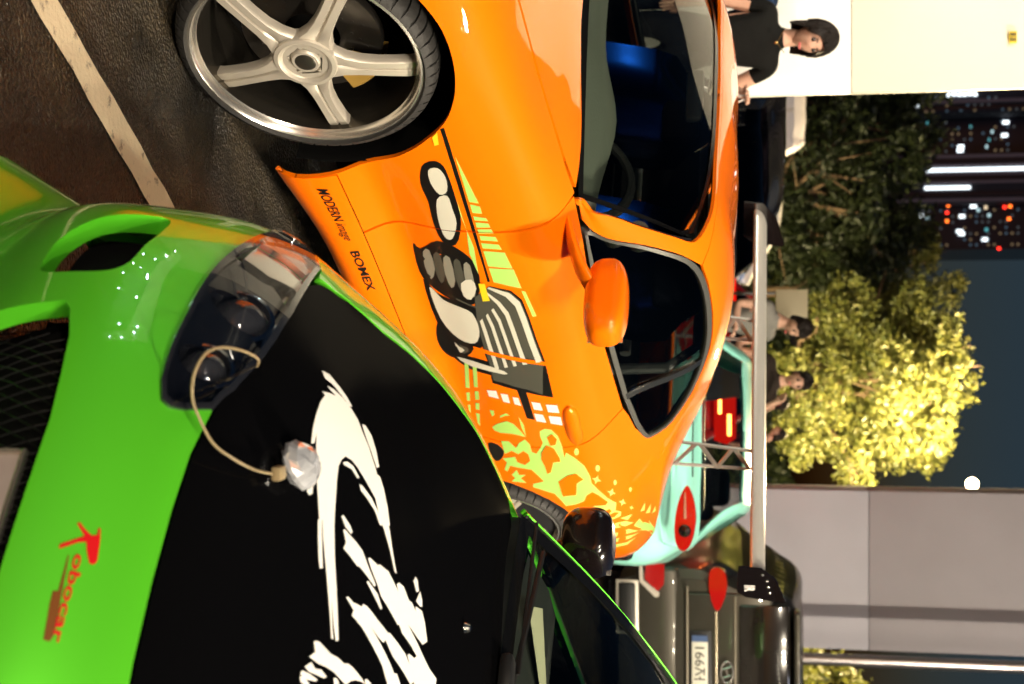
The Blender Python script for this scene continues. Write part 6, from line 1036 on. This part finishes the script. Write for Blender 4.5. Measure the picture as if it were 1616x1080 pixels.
tree('lit_tree','broad leafy tree glowing yellow green under the street lamp',(.72,25.3,0),1.75,1.4,2.95,1.62,46000,LEAF,11,size=.046,clumps=52)
tree('lit_tree','dim green tree between the bright tree and the dark one',(-1.0,30.0,0),1.5,1.3,3.2,1.8,26000,LEAF,5,size=.05,clumps=32)
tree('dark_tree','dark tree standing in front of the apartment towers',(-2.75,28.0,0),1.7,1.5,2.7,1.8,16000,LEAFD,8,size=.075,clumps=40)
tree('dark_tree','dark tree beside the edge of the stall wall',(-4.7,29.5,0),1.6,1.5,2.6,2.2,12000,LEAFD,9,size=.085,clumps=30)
tree('lit_tree','small lit tree glimpsed right of the metal post',(5.6,22.0,0),1.0,1.0,1.95,.85,10000,LEAF,15,size=.06,clumps=24)
ul2=empty('garden_floodlight',(5.0,19.6,0),0,'low garden floodlight at the foot of the small tree','floodlight')
b=MB(); b.box((0,0,.10),(.3,.2,.2),r=.03); b.build('lamp_box',MASTM,ul2)
flood(ul2,(0,0,.35),(5.5,22.0,2.0),1500,ang=100,col=(1,.82,.32))
# clipped hedge closing the car park
def hedge():
    rg=np.random.default_rng(21); n=26000; P_=np.stack([rg.uniform(-14,14,n),rg.uniform(32,33.2,n),rg.uniform(0,1.9,n)],1); P_[:,2]*=.9+.1*np.sin(P_[:,0]*2.1)
    a=rg.normal(size=(n,3)); a/=np.linalg.norm(a,axis=1)[:,None]; b_=np.cross(a,rg.normal(size=(n,3))); b_/=np.linalg.norm(b_,axis=1)[:,None]; s=.11
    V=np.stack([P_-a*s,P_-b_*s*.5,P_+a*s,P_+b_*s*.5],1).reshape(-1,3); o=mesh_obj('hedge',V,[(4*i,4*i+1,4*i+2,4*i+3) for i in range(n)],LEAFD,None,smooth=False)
    at=o.data.attributes.new('tone','FLOAT','POINT'); at.data.foreach_set('value',np.repeat(rg.uniform(0,1,n),4).astype(np.float32))
    tag(o,'dark leafy hedge closing the far side of the car park','hedge',kind='stuff')
hedge()
# ================================================================ apartment towers
TOW=mat('tower_concrete',(.05,.05,.065),.8); TOWL=mat('tower_pale_band',(.34,.29,.33),.7); NAVY=mat('tower_glass_dark',(.012,.015,.03),.3)
WLIT=[emit_mat('window_white',(.85,.95,1.0),2.6),emit_mat('window_cool',(.55,.80,.85),1.0),emit_mat('window_warm',(1,.78,.5),1.1),emit_mat('window_teal',(.15,.6,.65),.7)]
REDW=emit_mat('warning_light',(1,.03,.015),4.0); ORW=emit_mat('amber_beacon',(1,.16,.02),4.0)
D=220.0; K=D/2244
def ux(p): return (p-540)*K
def uz(px): 
    a=PITCH-math.atan((1616-px-808)/2244*-1*-1) if 0 else PITCH+math.atan((808-px)/2244)
    return CAM_H-math.tan(a)*D
def tower(name,label,u0,u1,zt,depth,m=TOW,y=D):
    x0,x1=ux(u0),ux(u1); e=empty(name,((x0+x1)/2,y,0),0,label,'building','apartment towers in the distance')
    b=MB(); b.box((0,depth/2,zt/2),(x1-x0,depth,zt)); b.build('tower_block',m,e); return e,(x0+x1)/2
def win(e,xc,u,px,w,h,m,nm='window'):
    b=MB(); b.box((ux(u)-xc,-.12,uz(px)),(w*K,.3,h*K)); return b.build(nm,m,e)
rg=np.random.default_rng(4)
DIM=[emit_mat('window_dim_blue',(.35,.55,.75),.16),emit_mat('window_dim_warm',(.9,.62,.35),.20),emit_mat('window_dim_grey',(.6,.65,.7),.10)]
def dim_rows(e,xc,us,p0,p1,dp,prob):
    px=p0
    while px<p1:
        for u in us:
            if rg.random()<prob: win(e,xc,u,px,3.2,3.0,DIM[rg.integers(0,3)])
        px+=dp
e,xc=tower('apartment_tower','apartment tower with twin columns of lit windows beside the stall wall',90,192,130,25)
for u,a,b_,st in ((150,1470,1600,9),(165,1350,1540,8.2)):
    px=a
    while px<b_:
        if not (1380<px<1395 or 1420<px<1432 or 1480<px<1490) or u==150: win(e,xc,u+rg.normal(0,.4),px,5,5.5,WLIT[0])
        px+=st
for u in (176,186): 
    b=MB(); b.box((ux(u)-xc,-.3,65),(5*K,.6,130)); b.build('pale_band',TOWL if u==176 else NAVY,e)
win(e,xc,180,1450,9,10,WLIT[0])
dim_rows(e,xc,(157,171,182,189),1340,1620,11,.5)
e,xc=tower('apartment_tower','dark apartment tower with a few scattered lit windows',194,254,130,25,NAVY,D+6)
for u,px,k in ((200,1440,0),(203,1420,1),(198,1470,3),(200,1597,0),(220,1595,0),(236,1524,0),(242,1523,0),(214,1575,1),(226,1570,3),(237,1566,1),(206,1540,3)): win(e,xc,u,px,5,9 if k==0 else 3,WLIT[k])
dim_rows(e,xc,(198,207,216,225,234,243,250),1400,1620,10,.42)
e,xc=tower('apartment_tower','apartment tower with bright stairwell strips and pale vertical bands',256,330,130,30)
for u,w,m_ in ((259,5,TOWL),(272,3.5,TOWL),(286,3.5,TOWL),(298,4,TOWL),(325,5,TOWL),(265,7,NAVY),(292,7,NAVY),(316,7,NAVY)):
    b=MB(); b.box((ux(u)-xc,-.2,65),(w*K,.5,130)); b.build('pale_band' if m_ is TOWL else 'dark_band',m_,e)
for u,a,b_ in ((279,1464,1616),(306,1462,1528)):
    px=a
    while px<b_: win(e,xc,u,px,5,5.6,WLIT[0],'stair_window'); px+=6.6
for px in (1480,1512,1545,1577,1600): win(e,xc,292,px,3,3,WLIT[3])
dim_rows(e,xc,(265,292,316),1460,1620,8,.6)
e,xc=tower('apartment_tower','dark apartment tower with red beacons against the sky',331,398,130,30,NAVY,D+3)
for u,px,k in ((318+14,1540,0),(338,1548,1),(345,1457,0),(347,1522,0),(346,1565,1),(350,1467,1),(370,1518,0),(374,1521,0),(368,1561,3),(383,1558,0),(322+12,1560,2)): win(e,xc,u,px,5,9 if k==0 else 4,WLIT[k])
dim_rows(e,xc,(338,347,356,365,374,383,391),1450,1620,9.5,.45)
for u,px,m_ in ((330,1500,ORW),(341,1498,REDW),(354,1498,ORW),(303+30,1599,ORW),(334,1590,REDW),(352,1597,ORW),(397,1581,REDW)): win(e,xc,u,px,4,4,m_,'warning_light')
e,xc=tower('distant_tower','far dark tower with red warning lights above the trees',486,622,uz(1534),30,NAVY,D+40)
for u,px in ((505,1529),(571,1535),(600,1525)): win(e,xc,u,px,4,4,REDW,'warning_light')
for u,px in ((494,1513),(500,1512),(533,1490),(519,1513)): win(e,xc,u,px,3,5,WLIT[0])
e,xc=tower('distant_tower','far low tower with a few lit windows above the bright tree',700,764,uz(1520),30,NAVY,D+60)
for u,px in ((735,1497),(742,1497),(728,1517),(734,1525),(742,1520)): win(e,xc,u,px,4,5,WLIT[0] if u<740 else WLIT[1])
# ================================================================ people
SKIN=mat('skin',(.58,.35,.25),.55,spec=.3,vary=(26,.5,(.50,.28,.20)),bump=(90,.25)); HAIR=mat('black_hair',(.012,.008,.006),.6,spec=.25,bump=(70,.8)); SHOE=mat('shoe_dark',(.03,.03,.03),.6)
def head_mesh(mb,c,look,sc=1.0,tilt=0):
    """head with brow, nose, cheeks and jaw; look = direction of the face on the ground plane"""
    n1,n2=20,24; V=[]
    for i in range(n1+1):
        th=math.pi*i/n1
        for k in range(n2):
            ph=2*math.pi*k/n2; x=math.sin(th)*math.cos(ph); y=math.sin(th)*math.sin(ph); z=math.cos(th)
            wx,wy,wz=.098,.076,.118
            jaw=1-.34*max(0,-z)**1.3; X=x*wx*(jaw if x>0 else (1-.18*max(0,-z))); Y=y*wy*jaw; Z=z*wz
            if x>0:
                X+=.024*math.exp(-((y/.16)**2))*math.exp(-(((z+.12)/.17)**2))      # nose
                X-=.010*math.exp(-(((abs(y)-.36)/.16)**2))*math.exp(-(((z-.08)/.12)**2))   # eye sockets
                X+=.008*math.exp(-((y/.30)**2))*math.exp(-(((z+.50)/.13)**2))       # lips
                X+=.010*math.exp(-((y/.28)**2))*math.exp(-(((z+.86)/.16)**2))       # chin
            V.append(Vector((X,Y,Z))*sc)
    a=math.atan2(look[1],look[0]); M=Matrix.Translation(c)@Matrix.Rotation(a,4,'Z')@Matrix.Rotation(tilt,4,'Y')
    Fc=[(i*n2+k,(i+1)*n2+k,(i+1)*n2+(k+1)%n2,i*n2+(k+1)%n2) for i in range(n1) for k in range(n2)]
    mb.add([M@v for v in V],Fc,True); return M
def skin_body(joints,edges,root):
    """continuous surface grown over a skeleton; joints {name:(pos,rx,ry)}"""
    nm=list(joints); ix={n:i for i,n in enumerate(nm)}
    me=bpy.data.meshes.new('skel'); me.from_pydata([joints[n][0] for n in nm],[(ix[a],ix[b]) for a,b in edges],[]); o=bpy.data.objects.new('skel',me); COL.objects.link(o)
    m=o.modifiers.new('skin','SKIN'); m.use_smooth_shade=True
    for i,n in enumerate(nm):
        sv_=me.skin_vertices[0].data[i]; sv_.radius=joints[n][1:3]; sv_.use_root=(n==root)
    s=o.modifiers.new('sub','SUBSURF'); s.levels=2; s.render_levels=2
    dg=bpy.context.evaluated_depsgraph_get(); ev=bpy.data.meshes.new_from_object(o.evaluated_get(dg)); V=[v.co.copy() for v in ev.vertices]; Fc=[tuple(p.vertices) for p in ev.polygons]
    bpy.data.objects.remove(o); bpy.data.meshes.remove(ev); return V,Fc
def person(label,loc,face,h=1.66,shirt=(.01,.01,.01),trousers=(.02,.02,.025),arms=None,hair='short',sleeve=.55,look=None,tilt=0,lean=0,fem=False,detail=True,group=None,prints=None):
    """arms = ((elbow, hand) right, (elbow, hand) left) relative to the shoulder in body axes (forward, left, up)"""
    e=empty('person',loc,math.atan2(face[1],face[0]),label,'person',group)
    k=h/1.70; sw=.165 if fem else .195; hip=.105
    def P(f,l,u): return (f*k+lean*max(0,u-.9)*k,l*k,u*k)
    J={'pelvis':(P(0,0,.93),.125*k,.15*k),'waist':(P(0,0,1.06),.105*k,.125*k if fem else .14*k),'chest':(P(0,0,1.26),.115*k,.15*k if fem else .17*k),'neckb':(P(-.01,0,1.43),.07*k,.085*k),'neck':(P(.005,0,1.50),.048*k,.05*k),'skull':(P(.02,0,1.56),.045*k,.05*k)}
    E=[('pelvis','waist'),('waist','chest'),('chest','neckb'),('neckb','neck'),('neck','skull')]
    arms=arms or (((-.02,-.06,-.28),(.05,-.06,-.54)),((-.02,.06,-.28),(.05,.06,-.54)))
    hands={}
    for sd,nm,(el,hd) in ((-1,'r',arms[0]),(1,'l',arms[1])):
        s0=(0,sd*sw,1.385); J[nm+'sh']=(P(*s0),.062*k,.062*k)
        el_=tuple(a+b for a,b in zip(s0,el)); hd_=tuple(a+b for a,b in zip(s0,hd))
        mid=tuple((a*2+b)/3 for a,b in zip(s0,el_)); J[nm+'ua']=(P(*mid),.050*k,.050*k)
        J[nm+'el']=(P(*el_),.038*k,.038*k); wr=tuple(a+(b-a)*.82 for a,b in zip(el_,hd_)); J[nm+'wr']=(P(*wr),.026*k,.026*k); J[nm+'ha']=(P(*hd_),.030*k,.022*k)
        E+=[('chest',nm+'sh'),(nm+'sh',nm+'ua'),(nm+'ua',nm+'el'),(nm+'el',nm+'wr'),(nm+'wr',nm+'ha')]
        d=Vector(P(*hd_))-Vector(P(*wr)); hands[nm]=(Vector(P(*hd_)),d.normalized())
        J[nm+'hi']=(P(0,sd*hip,.86),.088*k,.09*k); J[nm+'kn']=(P(.01,sd*(hip+.01),.49),.060*k,.060*k); J[nm+'an']=(P(-.02,sd*(hip+.015),.09),.040*k,.042*k); J[nm+'to']=(P(.14,sd*(hip+.03),.035),.038*k,.032*k)
        E+=[('pelvis',nm+'hi'),(nm+'hi',nm+'kn'),(nm+'kn',nm+'an'),(nm+'an',nm+'to')]
    V,Fc=skin_body(J,E,'pelvis'); mb=MB(); mb.add(V,Fc,True); nb=len(V)
    lk=look or (1,0); hc=Vector(P(.045,0,1.605)); HM=head_mesh(mb,hc,lk,k*.94,tilt)
    for nm,(hp,d) in hands.items():                     # palm and five bent fingers
        side=d.cross(Vector((0,0,1))); side=(side if side.length>.2 else Vector((0,1,0))).normalized(); dn=d.cross(side)
        for q,(off,ln) in enumerate(((-.027,.060),(-.009,.070),(.009,.066),(.026,.052))):
            a=hp+side*off*k+d*.01; b_=a+d*ln*.5*k+dn*.006; c=b_+d*ln*.42*k+dn*.022*k; mb.tube([a-d*.02,a,b_,c],[.0095*k,.0095*k,.0085*k,.006*k],7)
        a=hp+side*.028*k-d*.025; mb.tube([a,a+side*.022*k+d*.022*k,a+side*.026*k+d*.050*k],[.011*k,.010*k,.007*k],7)
    # materials by region
    me=bpy.data.meshes.new('person_body'); me.from_pydata(mb.v,[],mb.f); me.update()
    for m_ in (SKIN,mat('shirt_%.2f_%.2f_%.2f'%shirt,shirt,.85,spec=.2,bump=(9,.9)),mat('trousers_%.2f_%.2f_%.2f'%trousers,trousers,.85,spec=.2,bump=(14,.3)),SHOE): me.materials.append(m_)
    nf=len(Fc)
    segs=[(nm,Vector(J[nm+'sh'][0]),Vector(J[nm+'el'][0]),Vector(J[nm+'ha'][0])) for nm in 'rl']
    def dist(p,a,b):
        d=b-a; t=max(0,min(1,(p-a).dot(d)/max(d.length_squared,1e-9))); return (p-a-d*t).length,t
    for i,pl_ in enumerate(me.polygons):
        pl_.use_smooth=True
        if i>=nf: pl_.material_index=0; continue
        p=pl_.center; mi=1
        if p.z<.075*k: mi=3
        elif p.z<.96*k: mi=2
        elif p.z>1.455*k: mi=0
        for nm,a,b_,c in segs:
            tor=abs(p.y)/k
            d1,t1=dist(p,a,b_); d2,t2=dist(p,b_,c)
            if d2<d1 and d2<.055*k and t2>.02: mi=0
            elif d1<.075*k and t1>sleeve and d1<=d2+.03: mi=0 if tor>.13 or t1>.75 else mi
        pl_.material_index=mi
    body=bpy.data.objects.new('body',me); link(body,e)
    # hair cap
    hb=MB(); n1,n2=14,24; Vh=[]
    for i in range(n1+1):
        th=math.pi*.62*i/n1
        for q in range(n2):
            ph=2*math.pi*q/n2; x=math.sin(th)*math.cos(ph); y=math.sin(th)*math.sin(ph); z=math.cos(th)
            drop=0
            if hair=='bob': zz=z*.124-(.085*(i/n1)**2 if x<.35 else 0); sx,sy=(.108,.094)
            else: zz=z*.122-(.03*(i/n1)**2 if x<.1 else 0); sx,sy=(.106,.084)
            if x>.2: zz=max(zz,(.058-.24*max(0,abs(y)-.40)*(1 if hair=='bob' else .4))+.010*math.sin(11*ph)); sx=.100
            w=1+.022*math.sin(9*ph+3*th)+.015*math.sin(23*ph+2)
            Vh.append(HM@(Vector((x*sx*w-.004,y*sy*w,zz+.006))*k))
    hb.add(Vh,[(i*n2+q,(i+1)*n2+q,(i+1)*n2+(q+1)%n2,i*n2+(q+1)%n2) for i in range(n1) for q in range(n2)],True); 
    if detail:
        rh=np.random.default_rng(5)
        for q in range(230 if hair=='bob' else 150):
            ph=rh.uniform(0,2*math.pi); th1=rh.uniform(.05,.5); ln=(1.75 if hair=='bob' else 1.25) if math.cos(ph)<.45 else rh.uniform(.85,1.12)
            pts=[]
            for j in range(6):
                th=th1+(ln-th1)*j/5+0; x=math.sin(min(th,1.5))*math.cos(ph+.06*math.sin(j+q)); y=math.sin(min(th,1.5))*math.sin(ph+.06*math.sin(j+q)); z=math.cos(min(th,1.6)); ex=1.06+.04*rh.random()
                dz=-max(0,th-1.5)*.13
                pts.append(HM@(Vector((x*.104*ex-.004,y*(.090 if hair=='bob' else .083)*ex,z*.121*ex+.006+dz))*k))
            hb.tube(pts,[.0035*k]*5+[.0012*k],4,cap=False)
    hb.build('hair',HAIR,e,sharp=80)
    if detail:
        f=MB()
        for sd in (1,-1):
            f.lathe([(.0005,.005),(.009,.003),(.012,0)],seg=12,axis='x',c=(.083,sd*.030,.010)); f.box((.093,sd*.030,.033),(.008,.030,.005),rot=Matrix.Rotation(R(6*sd),3,'X'),r=.002)
        f.xf(HM@Matrix.Scale(k,4)).build('eyes',mat('eye_dark',(.02,.012,.01),.3),e)
        f=MB(); f.box((.094,0,-.062),(.014,.040,.013),r=.006); f.xf(HM@Matrix.Scale(k,4)).build('lips',mat('lips',(.50,.10,.09),.4),e)
        f=MB()
        for sd in (1,-1): f.lathe([(.0005,.004),(.016,.006),(.022,0),(.020,-.008)],seg=12,axis='y',c=(-.012,sd*.074,-.012))
        f.xf(HM@Matrix.Scale(k,4)).build('ears',SKIN,e)
    if prints: prints(e,k)
    return e
def ray_pt(px,py,Y,z=0): return Vector(((py-540)/2244*(Y*math.cos(PITCH)+(CAM_H-1.3)*math.sin(PITCH)),Y,z))
# woman in black
w=person('woman in a black top standing before the white stall wall',(-1.655,7.88,0),(.42,-1),h=1.72,shirt=(.0035,.0035,.003),trousers=(.01,.01,.012),fem=True,hair='bob',sleeve=.42,look=(1,.22),tilt=.10,
   arms=(((-.03,-.05,-.27),(.0,-.045,-.52)),((-.03,.10,-.23),(.19,.10,-.13))))
b=MB(); b.tube([(.20,.27,1.27),(.17,.25,1.16),(.15,.22,1.08)],.004,6); b.tube([(.21,.28,1.27),(.22,.32,1.16),(.22,.34,1.08)],.004,6); b.tube([(.20,.26,1.27),(.19,.29,1.16),(.18,.29,1.08)],.004,6)
b.box((.18,.28,.98),(.12,.18,.22),r=.03)
bg_=empty('white_bag',(-1.655,7.88,0),w.rotation_euler.z,'white bag with thin straps in the hand of the woman in black','bag'); b.build('bag_body',mat('bag_white',(.7,.68,.66),.6),bg_)
b=MB(); b.lathe([(.0005,.004),(.008,.003),(.010,0)],seg=10,axis='x',c=(.128,.0,1.43)); b.tube([(.10,-.06,1.47),(.122,0,1.435),(.10,.06,1.47)],.0025,5); b.build('necklace',mat('gold',(.6,.42,.15),.25,metal=1),w)
person('person in a navy top half cut off beside the woman in black',(-2.03,7.9,0),(.3,-1),h=1.72,shirt=(.02,.04,.09),trousers=(.015,.02,.03),sleeve=.9,look=(1,-.2))
# man in grey, looking down to the right
person('man in a grey T-shirt looking down behind the rear wing',(-.235,12.45,0),(.75,-.65),h=1.69,shirt=(.20,.19,.17),sleeve=.5,look=(1,-.12),tilt=.42,lean=.14,arms=(((.05,-.05,-.27),(.30,.04,-.30)),((.06,.05,-.27),(.30,.0,-.28))))
def shirt_print(e,k):
    b=MB()
    rg_=np.random.default_rng(2)
    for q in range(9):
        y=rg_.uniform(-.07,.07); z=1.24+rg_.uniform(-.09,.09); b.prism([(.135*k,(y+dy)*k,(z+dz)*k) for dy,dz in ((-.03,0),(0,.022),(.03,-.008),(.008,-.03))],(.012,0,0))
    b.build('shirt_print',DEC['white'],e)
person('man in a dark T-shirt with a white print behind the mint coupe',(.34,12.6,0),(-.1,-1),h=1.70,shirt=(.025,.018,.014),sleeve=.5,look=(1,.35),tilt=.1,arms=(((-.02,-.07,-.27),(.05,-.04,-.5)),((.06,.12,-.22),(.22,-.02,.08))),prints=shirt_print)
person('distant person in dark red left of the other by the bright tree',(.84,18.9,0),(-1,-.4),h=1.55,shirt=(.07,.008,.012),sleeve=.8,detail=False,group='distant people by the bright tree')
person('distant person in dark red stooping right of the other by the bright tree',(1.28,18.6,0),(-1,-.2),h=1.52,shirt=(.05,.008,.012),sleeve=.8,detail=False,lean=.1,group='distant people by the bright tree')
